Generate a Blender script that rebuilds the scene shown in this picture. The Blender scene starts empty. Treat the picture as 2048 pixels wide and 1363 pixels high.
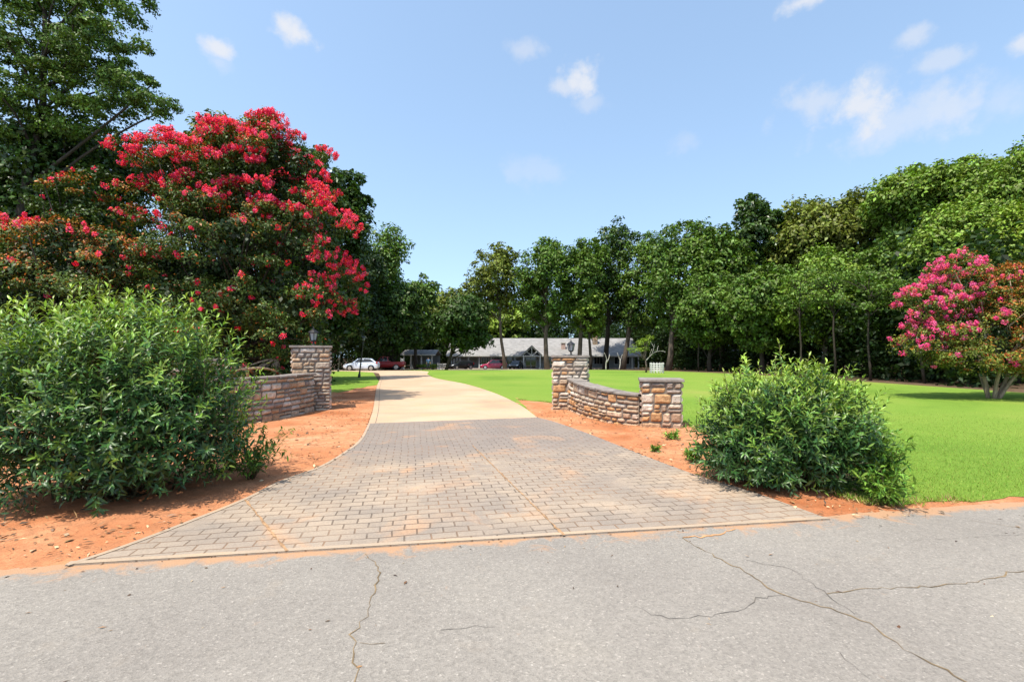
import bpy, bmesh, math, random
import numpy as np
from mathutils import Vector, noise as mnoise
R = math.radians
FPX, EYE, HOR = 950.0, 1.6, 712.0          # focal length in photo pixels, eye height, horizon row
scene = bpy.context.scene
C = scene.collection

def gz(y):                                  # the ground: level to 50 m, then a gentle fall to the house
    if y <= 50: return 0.0
    return -0.0203*(min(y, 95)-50)
def G(px, py):                              # where a ray through a photo point meets the level ground
    d = FPX*EYE/(py-HOR)
    return ((px-1024)/FPX*d, d)
def X(px, d): return (px-1024)/FPX*d
def Z(py, d): return EYE-(py-HOR)/FPX*d

# ------------------------------------------------------------------ materials
def new_mat(name):
    m = bpy.data.materials.new(name); m.use_nodes = True
    nt = m.node_tree; nt.nodes.clear()
    out = nt.nodes.new('ShaderNodeOutputMaterial')
    return m, nt, out
def N(nt, t, **kw):
    n = nt.nodes.new(t)
    for k, v in kw.items():
        if k.startswith('i_'): n.inputs[k[2:].replace('_', ' ')].default_value = v
        else: setattr(n, k, v)
    return n
def L(nt, a, b): nt.links.new(a, b)
def ramp(nt, fac, stops):
    r = N(nt, 'ShaderNodeValToRGB')
    e = r.color_ramp.elements
    while len(e) < len(stops): e.new(0.5)
    for q, (p, c) in zip(e, stops):
        q.position = p; q.color = (c[0], c[1], c[2], 1) if not isinstance(c, (int, float)) else (c, c, c, 1)
    L(nt, fac, r.inputs['Fac']); return r.outputs['Color']
def mixc(nt, fac, a, b, mode='MIX'):
    m = N(nt, 'ShaderNodeMix', data_type='RGBA', blend_type=mode)
    if isinstance(fac, (int, float)): m.inputs[0].default_value = fac
    else: L(nt, fac, m.inputs[0])
    for v, i in ((a, 6), (b, 7)):
        if isinstance(v, tuple): m.inputs[i].default_value = (*v[:3], 1)
        else: L(nt, v, m.inputs[i])
    return m.outputs[2]
def math_(nt, op, a, b=None, c=None):
    m = N(nt, 'ShaderNodeMath', operation=op)
    for i, v in enumerate((a, b, c)):
        if v is None: continue
        if isinstance(v, (int, float)): m.inputs[i].default_value = v
        else: L(nt, v, m.inputs[i])
    return m.outputs[0]
def noise(nt, vec, scale, detail=4, rough=.55, dist=0):
    n = N(nt, 'ShaderNodeTexNoise'); n.inputs['Scale'].default_value = scale
    n.inputs['Detail'].default_value = detail; n.inputs['Roughness'].default_value = rough
    n.inputs['Distortion'].default_value = dist
    if vec is not None: L(nt, vec, n.inputs['Vector'])
    return n.outputs['Fac']
def coords(nt): return N(nt, 'ShaderNodeTexCoord').outputs['Object']
def geopos(nt): return N(nt, 'ShaderNodeNewGeometry').outputs['Position']
def bump(nt, h, strength, dist):
    b = N(nt, 'ShaderNodeBump'); b.inputs['Strength'].default_value = strength
    b.inputs['Distance'].default_value = dist; L(nt, h, b.inputs['Height']); return b.outputs['Normal']
def principled(nt, out, col, rough=.6, spec=.5, metal=0, normal=None, **kw):
    p = N(nt, 'ShaderNodeBsdfPrincipled')
    if isinstance(col, tuple): p.inputs['Base Color'].default_value = (*col[:3], 1)
    else: L(nt, col, p.inputs['Base Color'])
    if isinstance(rough, (int, float)): p.inputs['Roughness'].default_value = rough
    else: L(nt, rough, p.inputs['Roughness'])
    p.inputs['Specular IOR Level'].default_value = spec
    p.inputs['Metallic'].default_value = metal
    for k, v in kw.items(): p.inputs[k.replace('_', ' ')].default_value = v
    if normal is not None: L(nt, normal, p.inputs['Normal'])
    L(nt, p.outputs[0], out.inputs['Surface']); return p

def simple(name, col, rough=.6, spec=.5, metal=0, var=.15, scale=6, bmp=0):
    m, nt, out = new_mat(name)
    n = noise(nt, coords(nt), scale, 5)
    lo = tuple(c*(1-var) for c in col); hi = tuple(min(1, c*(1+var)) for c in col)
    c = ramp(nt, n, [(.3, lo), (.7, hi)])
    principled(nt, out, c, rough, spec, metal, bump(nt, n, .5, bmp) if bmp else None)
    return m

def leaf_mat(name, trans=.3, rough=.42, spec=.45, gain=1.0):
    m, nt, out = new_mat(name)
    a = N(nt, 'ShaderNodeAttribute', attribute_name='Col')
    g = N(nt, 'ShaderNodeNewGeometry')
    rnd = g.outputs['Random Per Island']
    hsv = N(nt, 'ShaderNodeHueSaturation')
    L(nt, math_(nt, 'MULTIPLY_ADD', rnd, .04, .48), hsv.inputs['Hue'])
    L(nt, math_(nt, 'MULTIPLY_ADD', rnd, 1.0*gain, .52*gain), hsv.inputs['Value'])
    L(nt, a.outputs['Color'], hsv.inputs['Color'])
    p = N(nt, 'ShaderNodeBsdfPrincipled'); p.inputs['Roughness'].default_value = rough
    p.inputs['Specular IOR Level'].default_value = spec
    L(nt, hsv.outputs[0], p.inputs['Base Color'])
    t = N(nt, 'ShaderNodeBsdfTranslucent')
    L(nt, mixc(nt, 1.0, hsv.outputs[0], (1.5, 1.6, .7), 'MULTIPLY'), t.inputs['Color'])
    mx = N(nt, 'ShaderNodeMixShader'); mx.inputs[0].default_value = trans
    L(nt, p.outputs[0], mx.inputs[1]); L(nt, t.outputs[0], mx.inputs[2])
    L(nt, mx.outputs[0], out.inputs['Surface'])
    return m

def asphalt_mat():
    m, nt, out = new_mat('asphalt'); p = geopos(nt)
    fine = noise(nt, p, 170, 3, .7); mid = noise(nt, p, 36, 4, .6); big = noise(nt, p, .55, 5, .6); b2 = noise(nt, p, 2.6, 5, .6)
    vor = N(nt, 'ShaderNodeTexVoronoi'); vor.inputs['Scale'].default_value = 95; L(nt, p, vor.inputs['Vector'])
    sp = N(nt, 'ShaderNodeSeparateColor'); L(nt, vor.outputs['Color'], sp.inputs[0])
    base = ramp(nt, big, [(.3, (.232, .207, .180)), (.55, (.270, .243, .210)), (.72, (.305, .272, .228))])
    agg = ramp(nt, sp.outputs[0], [(0, .68), (.25, .88), (.7, 1.0), (.95, 1.1), (1, 1.55)])
    c = mixc(nt, .68, base, agg, 'MULTIPLY')
    c = mixc(nt, .55, c, ramp(nt, fine, [(.3, .72), (.7, 1.22)]), 'MULTIPLY')
    c = mixc(nt, .5, c, ramp(nt, mid, [(.3, .75), (.7, 1.2)]), 'MULTIPLY')
    stain = ramp(nt, b2, [(.62, 0.0), (.78, .35)])
    c = mixc(nt, stain, c, (.30, .245, .185))
    q = N(nt, 'ShaderNodeVectorMath', operation='DOT_PRODUCT'); L(nt, p, q.inputs[0]); q.inputs[1].default_value = (-.1716, .9852, 0)
    dist = math_(nt, 'SUBTRACT', 4.154, q.outputs['Value'])      # metres from the far edge of the road
    wn = noise(nt, p, 3.0, 6, .7, .8); near = ramp(nt, dist, [(0, 1.0), (.10, .78), (.22, .32), (.5, 0)])
    wash = ramp(nt, math_(nt, 'ADD', math_(nt, 'MULTIPLY', near, .42), wn), [(.66, 0.0), (.82, .85)])
    c = mixc(nt, wash, c, (.42, .235, .125))
    h = math_(nt, 'ADD', fine, math_(nt, 'MULTIPLY', vor.outputs['Distance'], 1.2))
    principled(nt, out, c, .85, .25, normal=bump(nt, h, .38, .005))
    return m

def stamped_mat():
    m, nt, out = new_mat('stamped_concrete'); p = geopos(nt)
    wob = N(nt, 'ShaderNodeVectorMath', operation='ADD')
    nv = N(nt, 'ShaderNodeTexNoise'); nv.inputs['Scale'].default_value = 1.3; nv.inputs['Detail'].default_value = 3; L(nt, p, nv.inputs['Vector'])
    sc = N(nt, 'ShaderNodeVectorMath', operation='SCALE'); sc.inputs['Scale'].default_value = .085; L(nt, nv.outputs['Color'], sc.inputs[0])
    L(nt, p, wob.inputs[0]); L(nt, sc.outputs[0], wob.inputs[1])
    mp = N(nt, 'ShaderNodeMapping'); mp.inputs['Rotation'].default_value = (0, 0, R(-12)); L(nt, wob.outputs[0], mp.inputs['Vector'])
    br = N(nt, 'ShaderNodeTexBrick'); L(nt, mp.outputs[0], br.inputs['Vector'])
    br.inputs['Scale'].default_value = 1; br.inputs['Brick Width'].default_value = .225; br.inputs['Row Height'].default_value = .135
    br.inputs['Mortar Size'].default_value = .0085; br.inputs['Mortar Smooth'].default_value = .35; br.inputs['Bias'].default_value = 0
    br.inputs['Color1'].default_value = (.0, .0, .0, 1); br.inputs['Color2'].default_value = (1, 1, 1, 1); br.inputs['Mortar'].default_value = (.5, .5, .5, 1)
    big = noise(nt, p, .55, 5, .6, .6); med = noise(nt, p, 1.7, 5, .6); fine = noise(nt, p, 55, 5, .65)
    base = ramp(nt, big, [(.30, (.25, .20, .158)), (.45, (.305, .243, .188)), (.58, (.365, .285, .21)), (.72, (.43, .315, .22))])
    grey = ramp(nt, med, [(.36, .6), (.5, .15), (.6, 0)])
    c = mixc(nt, grey, base, (.235, .20, .17))
    far = N(nt, 'ShaderNodeSeparateXYZ'); L(nt, p, far.inputs[0])     # the upper band of the apron turns greyer and darker
    band = ramp(nt, math_(nt, 'ADD', math_(nt, 'MULTIPLY', math_(nt, 'SUBTRACT', far.outputs[1], math_(nt, 'MULTIPLY', far.outputs[0], .2)), .1), math_(nt, 'MULTIPLY', big, .35)), [(.92, 0.0), (1.06, .75)])
    c = mixc(nt, band, c, (.225, .19, .165))
    rust = ramp(nt, noise(nt, p, .9, 4, .6, 1.0), [(.56, 0.0), (.74, .65)])
    c = mixc(nt, rust, c, (.55, .30, .15))
    c = mixc(nt, .3, c, ramp(nt, br.outputs['Color'], [(0, .78), (1, 1.12)]), 'MULTIPLY')
    c = mixc(nt, .55, c, ramp(nt, fine, [(.3, .72), (.7, 1.25)]), 'MULTIPLY')
    wear = ramp(nt, noise(nt, p, 1.25, 4, .65), [(.34, .08), (.46, 1.0)])
    jn = math_(nt, 'MULTIPLY', br.outputs['Fac'], wear)
    jcol = ramp(nt, noise(nt, p, 1.0, 3), [(.42, (.085, .06, .042)), (.62, (.26, .14, .07))])
    c = mixc(nt, math_(nt, 'MULTIPLY', jn, .72), c, jcol)
    h = math_(nt, 'SUBTRACT', math_(nt, 'MULTIPLY', fine, .35), jn)
    principled(nt, out, c, .8, .3, normal=bump(nt, h, .7, .008))
    return m

def concrete_mat(name, lo, hi, stain=.5):
    m, nt, out = new_mat(name); p = geopos(nt)
    big = noise(nt, p, .35, 6, .62, .5); fine = noise(nt, p, 60, 5, .65); st = noise(nt, p, 1.3, 5, .6, .5)
    c = ramp(nt, big, [(.32, lo), (.66, hi)])
    c = mixc(nt, ramp(nt, st, [(.5, 0.0), (.75, stain)]), c, (.58, .36, .19))
    c = mixc(nt, .5, c, ramp(nt, fine, [(.3, .8), (.7, 1.2)]), 'MULTIPLY')
    principled(nt, out, c, .85, .25, normal=bump(nt, fine, .3, .003))
    return m

def soil_mat():
    m, nt, out = new_mat('clay_soil'); p = geopos(nt)
    big = noise(nt, p, .7, 5, .6, .4); med = noise(nt, p, 5, 6, .65); fine = noise(nt, p, 48, 6, .7)
    c = ramp(nt, big, [(.3, (.37, .128, .050)), (.46, (.50, .205, .095)), (.58, (.57, .265, .135)), (.72, (.62, .365, .225))])
    c = mixc(nt, ramp(nt, med, [(.46, 0.0), (.68, .75)]), c, (.33, .15, .075))
    c = mixc(nt, .7, c, ramp(nt, fine, [(.3, .62), (.68, 1.25)]), 'MULTIPLY')
    h = math_(nt, 'ADD', med, math_(nt, 'MULTIPLY', fine, .5))
    principled(nt, out, c, .95, .1, normal=bump(nt, h, .8, .03))
    return m

def floor_mat():
    m, nt, out = new_mat('forest_floor'); p = geopos(nt)
    n1 = noise(nt, p, 1.2, 6, .65); n2 = noise(nt, p, 14, 5, .7)
    c = ramp(nt, n1, [(.3, (.07, .05, .03)), (.52, (.115, .075, .045)), (.7, (.18, .125, .08))])  # browns darkened: the shade under the trees is put into the colour
    c = mixc(nt, .7, c, ramp(nt, n2, [(.3, .5), (.7, 1.5)]), 'MULTIPLY')
    principled(nt, out, c, .95, .1, normal=bump(nt, n2, .8, .03))
    return m

def lawn_mat():
    m, nt, out = new_mat('mown_grass'); p = geopos(nt)
    big = noise(nt, p, .16, 5, .6, .5); med = noise(nt, p, 1.1, 5, .65); fine = noise(nt, p, 70, 4, .75)
    c = ramp(nt, big, [(.3, (.128, .225, .030)), (.44, (.168, .272, .038)), (.58, (.195, .285, .044)), (.72, (.265, .295, .066))])
    c = mixc(nt, ramp(nt, med, [(.55, 0.0), (.8, .4)]), c, (.23, .30, .045))
    c = mixc(nt, .75, c, ramp(nt, fine, [(.28, .5), (.7, 1.35)]), 'MULTIPLY')
    principled(nt, out, c, .9, .08, normal=bump(nt, fine, .7, .02))
    return m

def stone_mat():
    m, nt, out = new_mat('field_stone'); p = geopos(nt)
    a = N(nt, 'ShaderNodeAttribute', attribute_name='Col')
    n1 = noise(nt, p, 11, 6, .68, .6); n2 = noise(nt, p, 60, 5, .7)
    c = mixc(nt, .85, a.outputs['Color'], ramp(nt, n1, [(.28, .5), (.5, .95), (.7, 1.4)]), 'MULTIPLY')
    c = mixc(nt, .5, c, ramp(nt, n2, [(.3, .6), (.7, 1.3)]), 'MULTIPLY')
    h = math_(nt, 'ADD', n1, math_(nt, 'MULTIPLY', n2, .4))
    principled(nt, out, c, .88, .2, normal=bump(nt, h, .8, .025))
    return m

def bark_mat(name, col):
    m, nt, out = new_mat(name); p = geopos(nt)
    mp = N(nt, 'ShaderNodeMapping'); mp.inputs['Scale'].default_value = (1, 1, .18); L(nt, p, mp.inputs['Vector'])
    n1 = noise(nt, mp.outputs[0], 14, 6, .7); n2 = noise(nt, p, 2.2, 4)
    c = ramp(nt, n1, [(.3, tuple(v*.5 for v in col)), (.7, tuple(v*1.35 for v in col))])
    c = mixc(nt, .5, c, ramp(nt, n2, [(.3, .7), (.7, 1.3)]), 'MULTIPLY')
    principled(nt, out, c, .9, .15, normal=bump(nt, n1, .8, .03))
    return m

def shingle_mat():
    m, nt, out = new_mat('roof_shingles'); p = geopos(nt)
    br = N(nt, 'ShaderNodeTexBrick'); mp = N(nt, 'ShaderNodeMapping'); L(nt, p, mp.inputs['Vector']); L(nt, mp.outputs[0], br.inputs['Vector'])
    br.inputs['Scale'].default_value = 1; br.inputs['Brick Width'].default_value = .5; br.inputs['Row Height'].default_value = .22; br.inputs['Mortar Size'].default_value = .012
    br.inputs['Color1'].default_value = (.235, .225, .22, 1); br.inputs['Color2'].default_value = (.33, .32, .31, 1); br.inputs['Mortar'].default_value = (.18, .18, .18, 1)
    c = mixc(nt, .6, br.outputs['Color'], ramp(nt, noise(nt, p, .8, 5), [(.3, .8), (.7, 1.15)]), 'MULTIPLY')
    principled(nt, out, c, .9, .2)
    return m

def glass_mat(name='window_glass', col=(.015, .018, .02)):
    m, nt, out = new_mat(name); principled(nt, out, col, .06, .6); return m

M = dict(
    asphalt=asphalt_mat(), stamped=stamped_mat(), soil=soil_mat(), floor=floor_mat(), lawn=lawn_mat(), stone=stone_mat(),
    concrete=concrete_mat('drive_concrete', (.41, .285, .185), (.52, .38, .26), .6),
    lip=concrete_mat('lip_concrete', (.33, .255, .185), (.42, .32, .23), .6),
    loop=concrete_mat('loop_concrete', (.46, .40, .31), (.58, .50, .40), .2),
    joint=simple('joint_dirt', (.33, .20, .11), .95, .1, var=.4, scale=14), crack=simple('crack_dirt', (.20, .145, .085), .95, .1, var=.5, scale=9),
    crack_dark=simple('crack_dark', (.125, .11, .095), .95, .1, var=.4, scale=12), wash=simple('washed_clay', (.46, .25, .12), .95, .1, var=.35, scale=8),
    mortar=simple('mortar', (.17, .14, .115), .95, .1, var=.3, scale=12, bmp=.01), cap=simple('cap_stone', (.235, .205, .18), .85, .25, var=.3, scale=7, bmp=.01),
    bark_grey=bark_mat('grey_bark', (.12, .095, .075)), bark_dark=bark_mat('dark_bark', (.055, .045, .035)), bark_tan=bark_mat('tan_smooth_bark', (.34, .25, .17)),
    bark_pale=bark_mat('pale_dead_bark', (.50, .47, .42)), stem=bark_mat('stem', (.10, .085, .04)),
    leaf=leaf_mat('tree_leaf', .13, .5, .28), leaf_gloss=leaf_mat('glossy_leaf', .18, .38, .42), leaf_soft=leaf_mat('soft_leaf', .25, .55, .25), grassblade=leaf_mat('grass_blade', .3, .6, .2),
    petal=leaf_mat('petal', .35, .6, .15), litter=leaf_mat('litter', .0, .9, .1),
    postlit=simple('lightened_black_metal', (.045, .043, .042), .4, .5),  # black posts lightened, the grey of their lit sides put into the colour
    black=simple('black_iron', (.012, .012, .013), .42, .5, var=.3), white=simple('white_paint', (.78, .77, .74), .5, .4, var=.05),
    trim=simple('grey_white_trim', (.62, .61, .58), .6, .3, var=.08), shingle=shingle_mat(), siding=simple('grey_siding', (.31, .31, .30), .75, .25, var=.1, scale=3),
    glass=glass_mat(), lampglass=glass_mat('lamp_glass', (.28, .30, .31)), brickpale=simple('pale_brick', (.50, .36, .32), .9, .2, var=.35, scale=5),
    tyre=simple('tyre_rubber', (.02, .02, .02), .8, .3), rim=simple('alloy_rim', (.55, .55, .56), .3, .6, .8), carwhite=simple('pale_blue_paint', (.62, .72, .86), .28, .6, var=.03),
    carred=simple('red_paint', (.30, .018, .02), .28, .6, var=.05), carcrimson=simple('crimson_paint', (.42, .03, .09), .28, .6, var=.05), carblack=simple('black_paint', (.012, .012, .014), .25, .6),
    taillight=simple('red_lens', (.45, .02, .015), .2, .6), headlight=simple('clear_lens', (.75, .77, .8), .15, .7), chrome=simple('chrome', (.7, .7, .7), .15, .6, 1),
    skin=simple('skin', (.52, .33, .24), .6, .3), hair=simple('hair', (.03, .022, .015), .7, .3), shirt=simple('blue_shirt', (.20, .33, .60), .85, .15), trousers=simple('dark_trousers', (.05, .055, .07), .9, .1),
    pebble=simple('pale_pebble', (.55, .44, .34), .9, .2, var=.3),
)

# ------------------------------------------------------------------ builders
def link(o, parent=None):
    C.objects.link(o)
    if parent is not None: o.parent = parent
    return o
def tag(o, label=None, cat=None, group=None, kind=None):
    if label: o['label'] = label
    if cat: o['category'] = cat
    if group: o['group'] = group
    if kind: o['kind'] = kind
    return o
def empty(name, loc, label, cat, group=None, rz=0):
    o = bpy.data.objects.new(name, None); o.location = loc; o.rotation_euler = (0, 0, rz); o.empty_display_size = .2
    link(o); return tag(o, label, cat, group)

class MB:
    def __init__(s): s.v = []; s.f = []; s.m = []; s.c = []
    def add(s, vs, fs, mat=0, col=None):
        b = len(s.v); s.v += [tuple(v) for v in vs]
        for f in fs: s.f.append(tuple(i+b for i in f)); s.m.append(mat)
        s.c += [col or (1, 1, 1)]*len(vs)
    def box(s, x0, x1, y0, y1, z0, z1, mat=0):
        s.add([(x0, y0, z0), (x1, y0, z0), (x1, y1, z0), (x0, y1, z0), (x0, y0, z1), (x1, y0, z1), (x1, y1, z1), (x0, y1, z1)],
              [(3, 2, 1, 0), (4, 5, 6, 7), (0, 1, 5, 4), (1, 2, 6, 5), (2, 3, 7, 6), (3, 0, 4, 7)], mat)
    def tube(s, path, radii, sides=7, mat=0, cap=True, col=None):
        path = [Vector(p) for p in path]; n = len(path); vs = []
        ref = Vector((1, 0, 0))
        for i, p in enumerate(path):
            t = (path[min(i+1, n-1)]-path[max(i-1, 0)]).normalized()
            r_ = ref-t*ref.dot(t)
            if r_.length < .05: r_ = Vector((0, 1, 0))-t*t.y
            r_.normalize(); ref = r_; b = t.cross(r_)
            for k in range(sides):
                a = 2*math.pi*k/sides
                vs.append(p+(r_*math.cos(a)+b*math.sin(a))*radii[i])
        fs = [(i*sides+k, i*sides+(k+1) % sides, (i+1)*sides+(k+1) % sides, (i+1)*sides+k) for i in range(n-1) for k in range(sides)]
        if cap: fs += [tuple(range(sides))[::-1], tuple((n-1)*sides+k for k in range(sides))]
        s.add(vs, fs, mat, col)
    def lathe(s, prof, cx=0, cy=0, sides=16, mat=0):
        s.tube([(cx, cy, z) for r, z in prof], [max(r, .0005) for r, z in prof], sides, mat)
    def prism(s, poly, z0, z1, mat=0):          # poly in xy, counter-clockwise
        n = len(poly)
        s.add([(x, y, z0) for x, y in poly]+[(x, y, z1) for x, y in poly],
              [tuple(range(n))[::-1], tuple(range(n, 2*n))]+[(i, (i+1) % n, n+(i+1) % n, n+i) for i in range(n)], mat)
    def build(s, name, mats, parent=None, smooth=False, col=False, bevel=0):
        me = bpy.data.meshes.new(name); me.from_pydata(s.v, [], s.f); me.update()
        mats = mats if isinstance(mats, (list, tuple)) else [mats]
        for m in mats: me.materials.append(m)
        me.polygons.foreach_set('material_index', s.m)
        if smooth: me.polygons.foreach_set('use_smooth', [True]*len(s.f))
        if col:
            a = me.attributes.new('Col', 'FLOAT_COLOR', 'POINT')
            a.data.foreach_set('color', np.c_[np.array(s.c, float), np.ones(len(s.c))].ravel())
        o = bpy.data.objects.new(name, me); link(o, parent)
        if bevel:
            b = o.modifiers.new('Bevel', 'BEVEL'); b.width = bevel; b.segments = 2; b.limit_method = 'ANGLE'; b.angle_limit = R(40)
        return o

def np_mesh(name, V, F, col, mat, parent=None, smooth=False):
    V = np.asarray(V, np.float32); me = bpy.data.meshes.new(name)
    fl = np.concatenate([f.ravel() for f in F]).astype(np.int32); tot = np.concatenate([np.full(len(f), f.shape[1]) for f in F])
    st = np.r_[0, np.cumsum(tot)[:-1]].astype(np.int32)
    me.vertices.add(len(V)); me.vertices.foreach_set('co', V.ravel())
    me.loops.add(len(fl)); me.loops.foreach_set('vertex_index', fl)
    me.polygons.add(len(tot)); me.polygons.foreach_set('loop_start', st)
    me.update(calc_edges=True)
    a = me.attributes.new('Col', 'FLOAT_COLOR', 'POINT')
    a.data.foreach_set('color', np.c_[col, np.ones(len(V))].astype(np.float32).ravel())
    if smooth: me.polygons.foreach_set('use_smooth', np.ones(len(tot), bool))
    me.materials.append(mat)
    return link(bpy.data.objects.new(name, me), parent)

def unit(a): return a/np.maximum(np.linalg.norm(a, axis=-1, keepdims=True), 1e-9)
def quads(P, A, Nn, ln, wr, fold=.12):          # one folded rhombus per leaf: base point, axis, normal, length, width ratio
    A = unit(A); B = unit(np.cross(Nn, A)); Nn = np.cross(A, B); ln = np.asarray(ln)[:, None]; w = ln*np.asarray(wr).reshape(-1, 1)*.5
    mid = P+A*ln*.45
    V = np.stack([P, mid+B*w+Nn*ln*fold, P+A*ln-Nn*ln*fold*.8, mid-B*w+Nn*ln*fold], 1)
    F = np.arange(len(P))[:, None]*4+np.array([[0, 3, 2, 1]])
    return V.reshape(-1, 3), F
def leaf8(P, A, Nn, ln, wr, droop):             # lanceolate leaf with a midrib fold and a curved tip
    A = unit(A); B = unit(np.cross(Nn, A)); Nn = np.cross(A, B); n = len(P); ln = np.asarray(ln)[:, None]; w = ln*wr*.5; dr = np.asarray(droop).reshape(-1, 1)
    def at(t, side, lift): return P+A*ln*t*(1-.18*dr*t)-Nn*ln*dr*.55*t*t+B*w*side+Nn*w*lift
    V = np.stack([at(0, 0, 0), at(.32, 1, .35), at(.32, 0, 0), at(.32, -1, .35), at(.68, .8, .3), at(.68, 0, 0), at(.68, -.8, .3), at(1, 0, 0)], 1)
    b = np.arange(n)[:, None]*8
    T = np.concatenate([b+np.array([[*t]]) for t in ((0, 2, 1), (0, 3, 2), (4, 5, 7), (5, 6, 7))]); Q = np.concatenate([b+np.array([[*t]]) for t in ((1, 2, 5, 4), (2, 3, 6, 5))])
    return V.reshape(-1, 3), [T, Q]

def sphere(rng, n): return unit(rng.normal(size=(n, 3)))

def clump_points(rng, lobes, n, gap, shell=.55, zmin=None, keep=None):
    """clump centres spread through a crown made of ellipsoid lobes, thicker near the surface"""
    w = np.array([l[3]*l[4]*l[5] for l in lobes])**.67; w = w/w.sum(); out = []; lob = []
    for _ in range(n*14):
        k = rng.choice(len(lobes), p=w); c = np.array(lobes[k][:3]); r = np.array(lobes[k][3:6])
        d = unit(rng.normal(size=3)); p = c+d*r*(shell+(1-shell)*rng.random()**.6)
        if zmin is not None and p[2] < zmin: continue
        if keep is not None and not keep(p): continue
        if out and np.min(np.linalg.norm(np.array(out)-p, axis=1)) < gap*(.7+.5*rng.random()): continue
        out.append(p); lob.append(k)
        if len(out) >= n: break
    return np.array(out)

def crown_leaves(rng, cl, centre, rad, per, ln, wr, cols, flat=.62, up=.55, colfn=None):
    """leaves of every clump: positions on the clump's upper and outer shell; colours are a per-clump pick plus jitter, lighter towards the top of each clump"""
    k = len(cl); n = k*per
    idx = np.repeat(np.arange(k), per); cr = rad*(.5+.85*rng.random(k))
    d = sphere(rng, n); d[:, 2] = np.where(d[:, 2] < -.55, -d[:, 2], d[:, 2])
    rr = cr[idx]*(.35+.65*rng.random(n)**.5)
    off = d*rr[:, None]*np.array([1, 1, flat])
    lump = 1+.35*np.sin(off[:, 0]*7/rad+idx)*np.sin(off[:, 1]*6/rad+2*idx)
    P = cl[idx]+off*lump[:, None]
    outw = unit(cl-centre)[idx]
    Nn = unit(d*.5+outw*.35+np.array([0, 0, up])+sphere(rng, n)*.75)
    A = unit(np.cross(Nn, sphere(rng, n)))
    A[:, 2] -= .25; A = unit(A)
    L_ = ln*(.6+.8*rng.random(n))
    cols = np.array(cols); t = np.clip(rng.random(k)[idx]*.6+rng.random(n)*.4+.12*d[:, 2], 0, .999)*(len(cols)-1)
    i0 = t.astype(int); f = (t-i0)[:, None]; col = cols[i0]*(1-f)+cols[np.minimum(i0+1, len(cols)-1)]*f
    if colfn is not None: col = colfn(P, d, idx, col)
    V, F = quads(P, A, Nn, L_, wr)
    return V, F, np.repeat(col, 4, 0)

def limb(mb, a, b, r0, r1, rng, sag=.12, seg=5, sides=5):
    a = Vector(a); b = Vector(b); ln = (b-a).length; pts = []; rs = []
    k = Vector(rng.normal(size=3))*ln*sag*.4
    for i in range(seg+1):
        t = i/seg; p = a.lerp(b, t)+k*math.sin(t*math.pi)+Vector((0, 0, ln*sag*math.sin(t*math.pi)*.6)); pts.append(p); rs.append(r0*(1-t)+r1*t)
    mb.tube(pts, rs, sides)

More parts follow.
